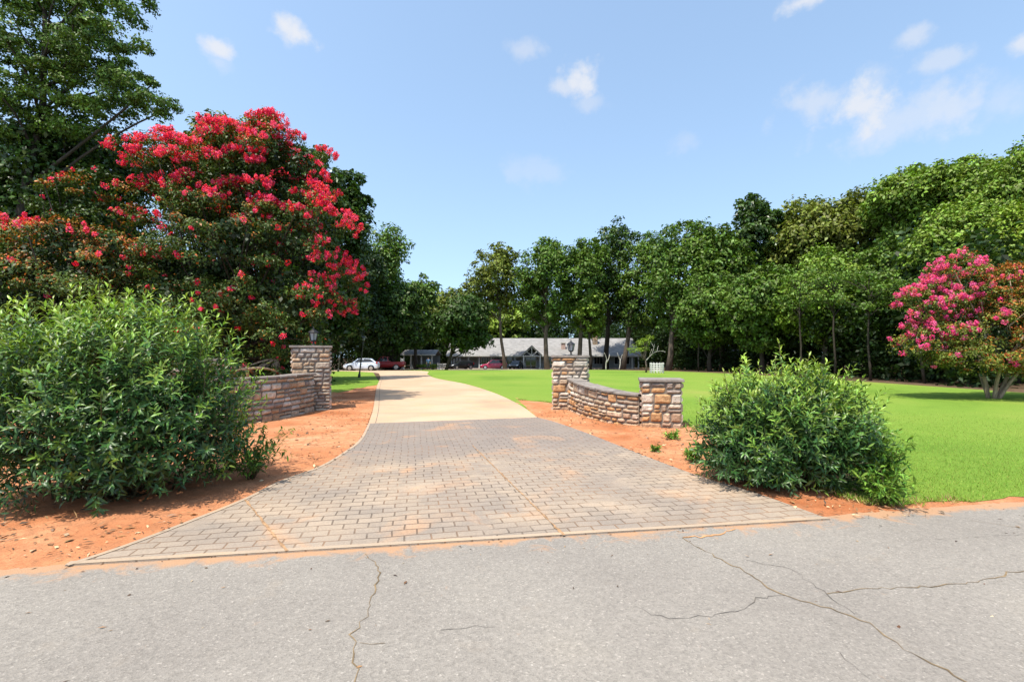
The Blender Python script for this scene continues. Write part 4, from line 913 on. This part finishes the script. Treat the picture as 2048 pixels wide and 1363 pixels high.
# ------------------------------------------------------------------ house, carport, shed
def house():
    yf, yr, yb = 84.0, 91.0, 98.0; g = gz(84); x0, x1 = X(898, yf), X(1279, yf); ze = Z(710, yf); zr = Z(676, yr)
    r = empty('ranch_house', ((x0+x1)/2, yf, g), 'long single storey house with a grey shingle roof and a columned porch', 'house'); ox, oz = (x0+x1)/2, g
    def B(name, mat, boxes, parent=r, bevel=0):
        m = MB()
        for b in boxes: m.box(b[0]-ox, b[1]-ox, b[2]-yf, b[3]-yf, b[4]-oz, b[5]-oz)
        return m.build(name, mat, parent, bevel=bevel)
    B('wall', M['siding'], [(x0+.3, x1-.3, 86.2, 97.6, g, ze-.02)])
    B('porch_floor', M['loop'], [(x0+.2, x1-.2, 83.9, 86.19, g-.1, g+.18)])
    m = MB(); t = .14; e = .45
    def P(x, y, z): return (x-ox, y-yf, z-oz)
    xa, xb = x0-e, x1+e
    A = [P(xa, yf-.5, ze), P(xb, yf-.5, ze), P(xb, yr, zr), P(xa, yr, zr), P(xa, yb+.4, ze), P(xb, yb+.4, ze)]
    D = [(v[0], v[1], v[2]-t) for v in A]
    m.add(A+D, [(0, 1, 2, 3), (3, 2, 5, 4), (7, 6, 9, 8), (8, 9, 10, 11), (6, 7, 1, 0), (4, 5, 11, 10), (6, 0, 3, 9), (9, 3, 4, 10), (1, 7, 8, 2), (2, 8, 11, 5)])
    roof = m.build('roof', M['shingle'], r)
    for x in (x0+.32, x1-.32): m = MB(); m.add([P(x, 86.25, ze-.03), P(x, 97.55, ze-.03), P(x, yr, zr-.18)], [(0, 1, 2)]); m.build('gable_wall', M['siding'], r)
    B('fascia', M['trim'], [(xa, xb, yf-.53, yf-.505, ze-.2, ze-.01)])
    B('porch_beam', M['trim'], [(x0, x1, yf-.05, yf+.12, ze-.36, ze-.145)])
    for px in (903, 908, 914, 920, 937, 958.5, 982.5, 1030, 1112, 1140, 1183, 1212, 1264.5, 1277):
        x = X(px, yf); m = MB(); m.box(-.09, .09, -.09, .09, .18, ze-oz-.36); m.box(-.13, .13, -.13, .13, .181, .34); o = m.build('column', M['trim'], r); o.location = (x-ox, .06, 0)
    def window(px0, px1, za, zb, mull=1):
        xa_, xb_ = X(px0, 86.2), X(px1, 86.2); f = MB(); w = .09
        for b in ((xa_-w, xa_, za-w, zb+w), (xb_, xb_+w, za-w, zb+w), (xa_, xb_, zb, zb+w), (xa_, xb_, za-w, za)): f.box(b[0]-ox, b[1]-ox, 86.10-yf, 86.195-yf, b[2]-oz, b[3]-oz)
        for k in range(1, mull+1): x = xa_+(xb_-xa_)*k/(mull+1); f.box(x-.03-ox, x+.03-ox, 86.11-yf, 86.19-yf, za-oz, zb-oz)
        o = f.build('window', M['trim'], r); p = MB(); p.box(xa_-ox, xb_-ox, 86.15-yf, 86.192-yf, za-oz, zb-oz); p.build('pane', M['glass'], o)
    zf = g+.18
    for a, b, mu in ((963, 977, 3), (988, 1000, 1), (1014, 1024, 1), (1096, 1106, 1), (1150, 1172, 2), (1188, 1205, 2), (1229, 1243, 1), (1250, 1258, 0)): window(a, b, zf+.7, zf+1.95, mu)
    # portico
    pa, pb, pc = X(1045.5, 82.5), X(1076, 82.5), X(1063, 82.5); zt = Z(690, 82.5)
    m = MB(); w = (X(1084, 82.5)-X(1043, 82.5))/2; cxx = (X(1084, 82.5)+X(1043, 82.5))/2; zl = Z(709, 82.5)
    S = [P(cxx-w, 81.9, zl), P(cxx, 81.9, zt), P(cxx+w, 81.9, zl), P(cxx-w, 87.5, zl), P(cxx, 87.5, zt), P(cxx+w, 87.5, zl)]; Dn = [(v[0], v[1], v[2]-.16) for v in S]
    m.add(S+Dn, [(0, 1, 4, 3), (1, 2, 5, 4), (6, 9, 10, 7), (7, 10, 11, 8), (0, 6, 7, 1), (1, 7, 8, 2), (0, 3, 9, 6), (2, 8, 11, 5)]); po = m.build('portico_roof', M['shingle'], r)
    tr = MB()
    def beam(a, b, w_=.075): tr.tube([P(*a), P(*b)], [w_, w_], 4)
    yq = 82.05; beam((cxx-w+.1, yq, zl-.2), (cxx, yq, zt-.22)); beam((cxx+w-.1, yq, zl-.2), (cxx, yq, zt-.22)); beam((cxx-w+.2, yq, zl-.24), (cxx+w-.2, yq, zl-.24)); beam((cxx, yq, zl-.2), (cxx, yq, zt-.3)); beam((cxx, yq, zl-.15), (cxx-w*.52, yq, zl+.55)); beam((cxx, yq, zl-.15), (cxx+w*.52, yq, zl+.55))
    tr.build('truss', M['white'], po)
    for s in (-1, 1):
        x = cxx+s*(w-.35); m = MB(); m.box(-.11, .11, -.11, .11, .1, zl-oz-.3); o = m.build('column', M['trim'], r); o.location = (x-ox, 82.1-yf, 0)
    B('step', M['loop'], [(cxx-w, cxx+w, 81.6, 83.89, g-.1, g+.14)])
    dx0, dx1 = cxx-.95, cxx+.95; dm = MB()
    for x in (dx0, cxx, dx1): dm.box(x-.06-ox, x+.06-ox, 86.10-yf, 86.196-yf, .18, 2.32)
    dm.box(dx0+.06-ox, dx1-.06-ox, 86.10-yf, 86.196-yf, 2.22, 2.32); do = dm.build('door', M['trim'], r); pm = MB(); pm.box(dx0+.06-ox, dx1-.06-ox, 86.15-yf, 86.192-yf, .19, 2.22); pm.build('pane', M['glass'], do)
    # chimneys
    def chim(px, d, t, b_, w_, mat, cap): 
        x = X(px, d); m = MB(); z1 = Z(t, d)
        if mat == 'stone':
            rng = np.random.default_rng(90); m.box(x-w_-ox, x+w_-ox, d-w_-yf, d+w_-yf, Z(b_, d)-1-oz, z1-oz, 1)
            for nx, ny in ((0, -1), (1, 0), (-1, 0)): stones(m, rng, 2*w_, z1-Z(b_, d)+1, (lambda nx, ny: lambda u, v, o: (x-ox-ny*(u-w_)+nx*(w_+o), d-yf+nx*(u-w_)+ny*(w_+o), Z(b_, d)-1-oz+v))(nx, ny), PAL_R, 0, .2, .4, .25, .6)
            c = m.build('chimney', [M['stone'], M['mortar']], roof, col=True)
        else:
            m.box(x-w_-ox, x+w_-ox, d-w_-yf, d+w_-yf, Z(b_, d)-.8-oz, z1-oz); c = m.build('chimney', M['brickpale'], roof)
        q = MB(); q.box(x-w_-.1-ox, x+w_+.1-ox, d-w_-.1-yf, d+w_+.1-yf, z1-oz, z1+.15-oz); q.build('chimney_cap', M['trim'], c)
    chim(1190, 88.5, 669, 690, .42, 'stone', 1); chim(1126.5, 86.3, 686, 706, .36, 'brick', 1)
house()
def carport():
    d = 80; g = gz(d); x0, x1 = X(806, d), X(868, d); r = empty('carport', ((x0+x1)/2, d, g), 'open carport with a low pale roof, left of the porch', 'carport'); ox = (x0+x1)/2
    zt = Z(699, d+2.5)-g; ze = Z(708, d)-g; m = MB(); w = x1-ox+.3
    A = [(-w, -.4, ze), (w, -.4, ze), (w, 2.8, zt), (-w, 2.8, zt), (w, 6.4, ze), (-w, 6.4, ze)]; D = [(a, b, c-.14) for a, b, c in A]
    m.add(A+D, [(0, 1, 2, 3), (3, 2, 4, 5), (7, 6, 9, 8), (8, 9, 11, 10), (6, 7, 1, 0), (5, 4, 10, 11), (6, 0, 3, 9), (9, 3, 5, 11), (1, 7, 8, 2), (2, 8, 10, 4)]); m.build('roof', M['shingle'], r)
    m = MB(); m.box(-w, w, -.43, -.405, ze-.22, ze-.02); m.build('fascia', M['trim'], r)
    for px in (808, 822, 843, 864): m = MB(); m.box(-.1, .1, -.1, .1, 0, ze-.14); o = m.build('column', M['trim'], r); o.location = (X(px, d)-ox, 0, 0)
    m = MB(); m.box(-w+.2, w-.2, 6.0, 6.2, 0, ze-.16); m.build('wall', M['siding'], r)
    r = empty('yard_screen', (X(804.5, 76), 76, gz(76)), 'narrow upright white screen on posts at the left end of the carport', 'screen'); m = MB(); m.box(-.2, .2, -.03, .03, .25, 1.75); m.build('board', M['white'], r)
    for s in (-1, 1): m = MB(); m.box(s*.24-.035, s*.24+.035, -.04, .04, -.1, 1.85); m.build('post', M['white'], r)
    r = empty('white_railing', (X(885, 76), 76, gz(76)), 'short white slatted railing by the carport and the porch columns', 'railing'); m = MB()
    for k in range(7): m.box(-.62+k*.2, -.56+k*.2, -.025, .025, .15, .85)
    m.build('slat', M['white'], r); m = MB(); m.box(-.7, .7, -.04, .04, .851, .95); m.build('rail', M['white'], r); m = MB(); m.box(-.7, .7, -.04, .04, .05, .149); m.build('rail', M['white'], r)
    for s in (-1, 1): m = MB(); m.box(s*.75-.05, s*.75+.049, -.05, .05, -.1, 1.1); m.build('post', M['white'], r)
    for i, (px, lab) in enumerate(((846, 'low bright green shrub left of the standing person'), (866, 'low bright green shrub right of the standing person'))):
        d2 = 70; rng = np.random.default_rng(400+i); r = empty('low_shrub', (X(px, d2), d2, gz(d2)), lab, 'shrub', 'low shrubs by the carport'); cl = np.c_[rng.normal(0, .35, 12), rng.normal(0, .3, 12), .2+.5*rng.random(12)]
        V, F, col = crown_leaves(rng, cl, np.array((0, 0, 0)), .35, 90, .14, .5, GREEN['lime']); np_mesh('leaves', V, [F], col, M['leaf'], r)
        s = MB(); [limb(s, (0, 0, -.05), c, .02, .008, rng) for c in cl]; s.build('stems', M['stem'], r)
carport()
def shed():
    d = 60; g = gz(d); x = X(1490, d); r = empty('garden_shed', (x, d, g), 'small shed with a weathered grey roof among the dark trunks', 'shed'); ze = Z(716, d)-g; zt = Z(696, d+2)-g
    m = MB(); m.box(-1.5, 1.5, .3, 3.7, 0, ze-.05); m.build('wall', M['siding'], r); m = MB()
    A = [(-2, -.1, ze), (2, -.1, ze), (1.7, 2, zt), (-.3, 2, zt), (2, 4.1, ze), (-2, 4.1, ze)]; D = [(a, b, c-.12) for a, b, c in A]
    m.add(A+D, [(0, 1, 2, 3), (3, 2, 4, 5), (7, 6, 9, 8), (8, 9, 11, 10), (6, 7, 1, 0), (5, 4, 10, 11), (6, 0, 3, 9), (9, 3, 5, 11), (0, 3, 5), (1, 7, 8, 2), (2, 8, 10, 4)]); m.build('roof', M['shingle'], r)
    m = MB(); m.box(-.45, .45, .26, .295, .05, ze-.4); m.build('door', M['bark_grey'], r)
shed()

# ------------------------------------------------------------------ vehicles
def car(name, label, x, y, rz, paint, cat='car', L_=4.05, W=1.74, H=1.48, kind='hatch'):
    g = gz(y); r = empty(name, (x, y, g+.02), label, cat, None, rz); h = L_/2
    # front points to -x; stations: x, underside, shoulder, half width
    if kind == 'pickup': st = [(-h, .48, .78, .62), (-h+.08, .42, .98, .80), (-h+.5, .38, 1.06, .88), (-.9, .36, 1.10, .9), (.6, .36, 1.12, .9), (h-.25, .40, 1.12, .9), (h-.03, .44, 1.10, .87), (h, .5, 1.02, .82)]; gh = [(-1.0, -.45, .42, .60)]
    else: st = [(-h, .38, .58, .50), (-h+.06, .28, .70, .66), (-h+.35, .22, .80, .80), (-h+.95, .19, .90, .86), (-.55, .18, .95, .87), (.4, .18, .99, .87), (h-.7, .20, 1.02, .86), (h-.2, .26, 1.03, .80), (h-.04, .36, .98, .72), (h, .46, .86, .62)]; gh = [(-h+1.05, -.35, h-.75, h-.12)]
    sc = W/1.74; vs = []; K = 10
    for (sx, zb, zs, hw) in st:
        hw *= sc; mz = zb+(zs-zb)*.55
        for yy, zz in ((-hw*.82, zb), (-hw*.97, zb+.12), (-hw, mz), (-hw*.95, zs-.04), (-hw*.80, zs+.005), (hw*.80, zs+.005), (hw*.95, zs-.04), (hw, mz), (hw*.97, zb+.12), (hw*.82, zb)): vs.append((sx, yy, zz))
    m = MB(); n = len(st); m.add(vs, [(i*K+k, i*K+(k+1) % K, (i+1)*K+(k+1) % K, (i+1)*K+k) for i in range(n-1) for k in range(K)]+[tuple(range(K))[::-1], tuple((n-1)*K+k for k in range(K))])
    a, b, c, e = gh[0]; zb = (1.08 if kind == 'pickup' else .93); zt = H; hb = .80*sc; ht = .60*sc
    top = [(a, -hb, zb), (b, -ht, zt-.05), ((b+c)/2-.1, -ht-.01, zt), (c, -ht, zt-.06), (e, -hb, zb+.07), (a, hb, zb), (b, ht, zt-.05), ((b+c)/2-.1, ht+.01, zt), (c, ht, zt-.06), (e, hb, zb+.07)]
    m.add(top, [(0, 1, 2, 3, 4), (9, 8, 7, 6, 5), (0, 5, 6, 1), (1, 6, 7, 2), (2, 7, 8, 3), (3, 8, 9, 4)])
    body = m.build('body', paint, r, smooth=False, bevel=.035)
    def pane(pts): q = MB(); q.add(pts, [tuple(range(len(pts)))]); return q
    def lerp(p, q, t): return tuple(u+(v-u)*t for u, v in zip(p, q))
    for s in (-1, 1):
        w = MB(); o = lambda p: (p[0], s*(abs(p[1])+.012), p[2])
        A, B_, T_, C_, E_ = (Vector(top[k]) for k in range(5)); cen = (A+B_+T_+C_+E_)/5; q = [cen+(v-cen)*.83 for v in (A, B_, T_, C_, E_)]; q = [o(v) for v in q]
        w.add(q, [(0, 1, 2, 3, 4) if s < 0 else (4, 3, 2, 1, 0)]); w.build('side_window', M['glass'], r)
    for s in (-1, 1):
        p = MB(); xm = (b+c)/2-.15; f = 1.0; p.add([(xm-.04, s*(hb+.004), zb+.03), (xm+.05, s*(hb+.004), zb+.03), (xm+.05, s*(ht+.03), zt-.07), (xm-.04, s*(ht+.03), zt-.07)], [(0, 1, 2, 3)]); p.build('door_pillar', paint, r)
    q = MB(); ww = [lerp(top[0], top[1], .12), lerp(top[5], top[6], .12), lerp(top[5], top[6], .9), lerp(top[0], top[1], .9)]; ww = [(v[0]-.012, v[1]*.9, v[2]+.012) for v in ww]; q.add(ww, [(0, 1, 2, 3)]); q.build('windscreen', M['glass'], r)
    q = MB(); ww = [lerp(top[4], top[3], .15), lerp(top[9], top[8], .15), lerp(top[9], top[8], .88), lerp(top[4], top[3], .88)]; ww = [(v[0]+.012, v[1]*.9, v[2]+.012) for v in ww]; q.add(ww, [(3, 2, 1, 0)]); q.build('rear_window', M['glass'], r)
    wr = .40 if kind == 'pickup' else .315; wx = (-h+.82, h-.74) if kind != 'pickup' else (-h+.95, h-1.05); hw = .87*sc
    for xx in wx:
        for s in (-1, 1):
            wl = MB(); wl.tube([(0, -.105, 0), (0, -.085, 0), (0, .085, 0), (0, .105, 0)], [wr*.92, wr, wr, wr*.92], 20); o = wl.build('wheel', M['tyre'], r, smooth=False); o.location = (xx, s*(hw-.07), wr)
            rm = MB(); rm.tube([(0, s*.108, 0), (0, s*.118, 0)], [wr*.66, wr*.6], 16)
            rm.build('rim', M['rim'], o)
            ar = MB(); ar.tube([(xx, s*(hw-.16), wr+.02), (xx, s*(hw+.001), wr+.02)], [wr*1.16, wr*1.16], 20); ar.build('wheel_arch', M['tyre'], r)
    for s in (-1, 1):
        q = MB(); q.add([(-h+.05, s*.45, .60), (-h+.02, s*.60, .62), (-h+.33, s*.80*sc, .76), (-h+.30, s*.60, .80), (-h+.06, s*.50, .70)], [(0, 1, 2, 3, 4)]); q.v = [(a_-.015, b_*1.015, c_+.015) for a_, b_, c_ in q.v]; q.build('headlight', M['headlight'], r)
        q = MB(); q.box(h-.30, h-.02, s*.70*sc-.06, s*.70*sc+.085, .80, 1.08); q.build('taillight', M['taillight'], r, bevel=.02)
        q = MB(); q.box(a+.35, a+.50, s*(hb+.13)-.09, s*(hb+.13)+.09, .93 if kind != 'pickup' else 1.1, 1.05 if kind != 'pickup' else 1.25); q.build('mirror', paint, r, bevel=.03)
        for k in ((b+c)/2-.1, c-.25): q = MB(); q.box(k-.22, k-.06, s*(hw*.97)-.012, s*(hw*.97)+.012, .78, .81); q.build('door_handle', M['chrome'], r)
    q = MB(); q.box(-h-.012, -h+.05, -.32, .32, .36, .5); q.build('grille', M['black'], r)
    if kind == 'pickup': q = MB(); q.box(h-.02, h+.14, -.85, .85, .48, .62); q.build('bumper', M['chrome'], r)
    return r
car('parked_car', 'pale silver blue hatchback parked in tree shade beside the lamp posts', X(726, 57.5), 57.0, R(4), M['carwhite'])
car('pickup_truck', 'dark red pickup parked behind the pale hatchback', X(768, 62), 62.5, R(6), M['carred'], 'pickup', 5.2, 1.9, 1.82, 'pickup')
car('parked_car', 'crimson red car parked before the house porch, left of the portico', X(987, 79), 79.3, R(3), M['carcrimson'], L_=4.4, W=1.8, H=1.62)
car('parked_car', 'black car in shade near the white railing and porch columns', X(920, 78), 79.6, R(38), M['carblack'], L_=4.3)
car('parked_car', 'black car partly hidden between the crimson car and the portico', X(1033, 80), 80.6, R(75), M['carblack'], L_=4.3)

# ------------------------------------------------------------------ person by the carport
def person():
    d = 66.0; r = empty('person', (X(856.5, d), d, gz(d)+.01), 'person in a blue shirt and dark trousers standing near the carport', 'person', None, R(15))
    me = bpy.data.meshes.new('body')
    J = [((0, 0, .95), .125), ((0, .01, 1.12), .12), ((0, .01, 1.32), .135), ((0, 0, 1.46), .08), ((0, -.005, 1.53), .05), ((0, -.01, 1.60), .075), ((0, -.01, 1.68), .095), ((0, 0, 1.76), .07),
         ((.18, 0, 1.42), .06), ((.25, .0, 1.16), .045), ((.27, -.08, .93), .035), ((.27, -.11, .84), .03), ((-.18, 0, 1.42), .06), ((-.25, 0, 1.16), .045), ((-.26, -.06, .92), .035), ((-.26, -.08, .83), .03),
         ((.10, 0, .88), .095), ((.11, -.01, .50), .065), ((.11, .02, .08), .045), ((.11, -.14, .035), .035), ((-.10, 0, .88), .095), ((-.13, .05, .50), .065), ((-.14, .12, .08), .045), ((-.14, -.03, .035), .035)]
    E = [(0, 1), (1, 2), (2, 3), (3, 4), (4, 5), (5, 6), (6, 7), (3, 8), (8, 9), (9, 10), (10, 11), (3, 12), (12, 13), (13, 14), (14, 15), (0, 16), (16, 17), (17, 18), (18, 19), (0, 20), (20, 21), (21, 22), (22, 23)]
    me.from_pydata([j[0] for j in J], E, []); o = link(bpy.data.objects.new('body', me), r)
    o.modifiers.new('Skin', 'SKIN'); sv = me.skin_vertices[0].data
    for i, j in enumerate(J): sv[i].radius = (j[1], j[1])
    sv[0].use_root = True
    s = o.modifiers.new('Subdivision', 'SUBSURF'); s.levels = 1; s.render_levels = 1; me.materials.append(M['skin'])
    m = MB(); m.tube([(0, .0, .93), (0, .01, 1.1), (0, .01, 1.32), (0, 0, 1.45), (0, 0, 1.50)], [.165, .155, .18, .13, .07], 14)
    for sg in (-1, 1): m.tube([(sg*.12, 0, 1.43), (sg*.20, 0, 1.40), (sg*.255, 0, 1.18)], [.085, .08, .068], 10)
    m.build('shirt', M['shirt'], r, smooth=True)
    m = MB(); m.tube([(0, 0, 1.0), (0, 0, .86)], [.155, .15], 12)
    for sg, kx, ky, fy in ((1, .11, -.01, .02), (-1, .13, .05, .12)): m.tube([(sg*.09, 0, .90), (sg*kx, ky, .50), (sg*(kx+.005), fy, .09)], [.115, .085, .068], 10)
    m.build('trousers', M['trousers'], r, smooth=True)
    m = MB(); m.tube([(0, .03, 1.60), (0, .03, 1.69), (0, .015, 1.77), (0, .01, 1.805)], [.085, .11, .09, .02], 12); m.build('hair', M['hair'], r, smooth=True)
person()

# ------------------------------------------------------------------ sky, sun, camera
EL, AZ = 66.0, math.atan2(-.6, -.8)
w = bpy.data.worlds.new('World'); scene.world = w; w.use_nodes = True; nt = w.node_tree; nt.nodes.clear()
out = N(nt, 'ShaderNodeOutputWorld'); bg = N(nt, 'ShaderNodeBackground'); bg.inputs['Strength'].default_value = .13
sky = N(nt, 'ShaderNodeTexSky', sky_type='NISHITA', sun_disc=False, sun_elevation=R(EL), sun_rotation=AZ % (2*math.pi), altitude=200, air_density=1.0, dust_density=1.2, ozone_density=1.0)
tc = N(nt, 'ShaderNodeTexCoord').outputs['Generated']
lift = N(nt, 'ShaderNodeVectorMath', operation='MULTIPLY_ADD'); L(nt, tc, lift.inputs[0]); lift.inputs[1].default_value = (1, 1, .74); lift.inputs[2].default_value = (0, 0, .19); L(nt, lift.outputs[0], sky.inputs['Vector'])
nz = N(nt, 'ShaderNodeTexNoise'); nz.inputs['Scale'].default_value = 19; nz.inputs['Detail'].default_value = 9; nz.inputs['Roughness'].default_value = .6; L(nt, tc, nz.inputs['Vector'])
nsh = math_(nt, 'MULTIPLY_ADD', nz.outputs['Fac'], 2.8, -1.4)
cover = None
for (a, b, rx, ry, op) in ((590, 67, 42, 26, .9), (432, 97, 30, 22, .85), (440, 126, 22, 20, .3), (1045, 100, 48, 20, .4), (1165, 160, 42, 36, .85), (1125, 176, 36, 20, .6), (1180, 207, 40, 18, .35), (1605, 4, 60, 20, .8), (1825, 72, 32, 20, .5), (1880, 122, 55, 22, .45), (2042, 88, 32, 26, .7),
                         (1725, 215, 80, 62, .85), (1645, 205, 80, 40, .5), (1900, 215, 75, 45, .55), (1810, 235, 150, 55, .45), (1750, 165, 40, 36, .3), (2000, 205, 45, 60, .3), (1065, 345, 70, 34, .22), (1370, 285, 34, 22, .2)):
    v = Vector(((a-1024)/FPX, 1, (HOR-b)/FPX)); ln = v.length; v.normalize()
    e1_ = Vector((v.y, -v.x, 0)).normalized(); e2_ = e1_.cross(v)
    def dotn(vec):
        q = N(nt, 'ShaderNodeVectorMath', operation='DOT_PRODUCT'); L(nt, tc, q.inputs[0]); q.inputs[1].default_value = vec; return q.outputs['Value']
    du = math_(nt, 'MULTIPLY', dotn(e1_), FPX*ln/rx*.93); dv = math_(nt, 'MULTIPLY', dotn(e2_), FPX*ln/ry*.93)
    rr = math_(nt, 'SQRT', math_(nt, 'ADD', math_(nt, 'MULTIPLY', du, du), math_(nt, 'MULTIPLY', dv, dv)))
    front = math_(nt, 'GREATER_THAN', dotn(v), 0)
    mr = N(nt, 'ShaderNodeMapRange', interpolation_type='SMOOTHSTEP'); L(nt, math_(nt, 'ADD', rr, nsh), mr.inputs['Value'])
    for k, val in (('From Min', 1.08), ('From Max', .12), ('To Min', 0), ('To Max', op)): mr.inputs[k].default_value = val
    mk = math_(nt, 'MULTIPLY', mr.outputs[0], front)
    cover = mk if cover is None else math_(nt, 'MAXIMUM', cover, mk)
skyc = mixc(nt, 1.0, sky.outputs[0], (2.2, 2.12, 1.86), 'MULTIPLY')
L(nt, mixc(nt, cover, skyc, (5.1, 5.2, 5.5)), bg.inputs['Color']); L(nt, bg.outputs[0], out.inputs['Surface'])

sun = bpy.data.lights.new('sun', 'SUN'); sun.energy = 4.8; sun.angle = R(.5); sun.color = (1, .94, .83)
so = link(bpy.data.objects.new('sun', sun)); sd = Vector((math.sin(AZ)*math.cos(R(EL)), math.cos(AZ)*math.cos(R(EL)), math.sin(R(EL)))); so.rotation_euler = sd.to_track_quat('Z', 'Y').to_euler(); so.location = sd*60
cam = bpy.data.cameras.new('camera'); cam.sensor_width = 36; cam.lens = 36*FPX/2048; cam.shift_y = (HOR-681.5)/2048; cam.clip_end = 3000; cam.clip_start = .05
co = link(bpy.data.objects.new('camera', cam)); co.location = (0, 0, EYE); co.rotation_euler = (R(90), 0, 0); scene.camera = co
scene.view_settings.view_transform = 'Standard'; scene.view_settings.look = 'None'; scene.view_settings.exposure = .38; scene.view_settings.gamma = 1
cy = scene.cycles; cy.max_bounces = 5; cy.diffuse_bounces = 1; cy.glossy_bounces = 2; cy.transmission_bounces = 2; cy.transparent_max_bounces = 4; cy.caustics_reflective = False; cy.caustics_refractive = False
cy.use_denoising = True; cy.sample_clamp_indirect = 4
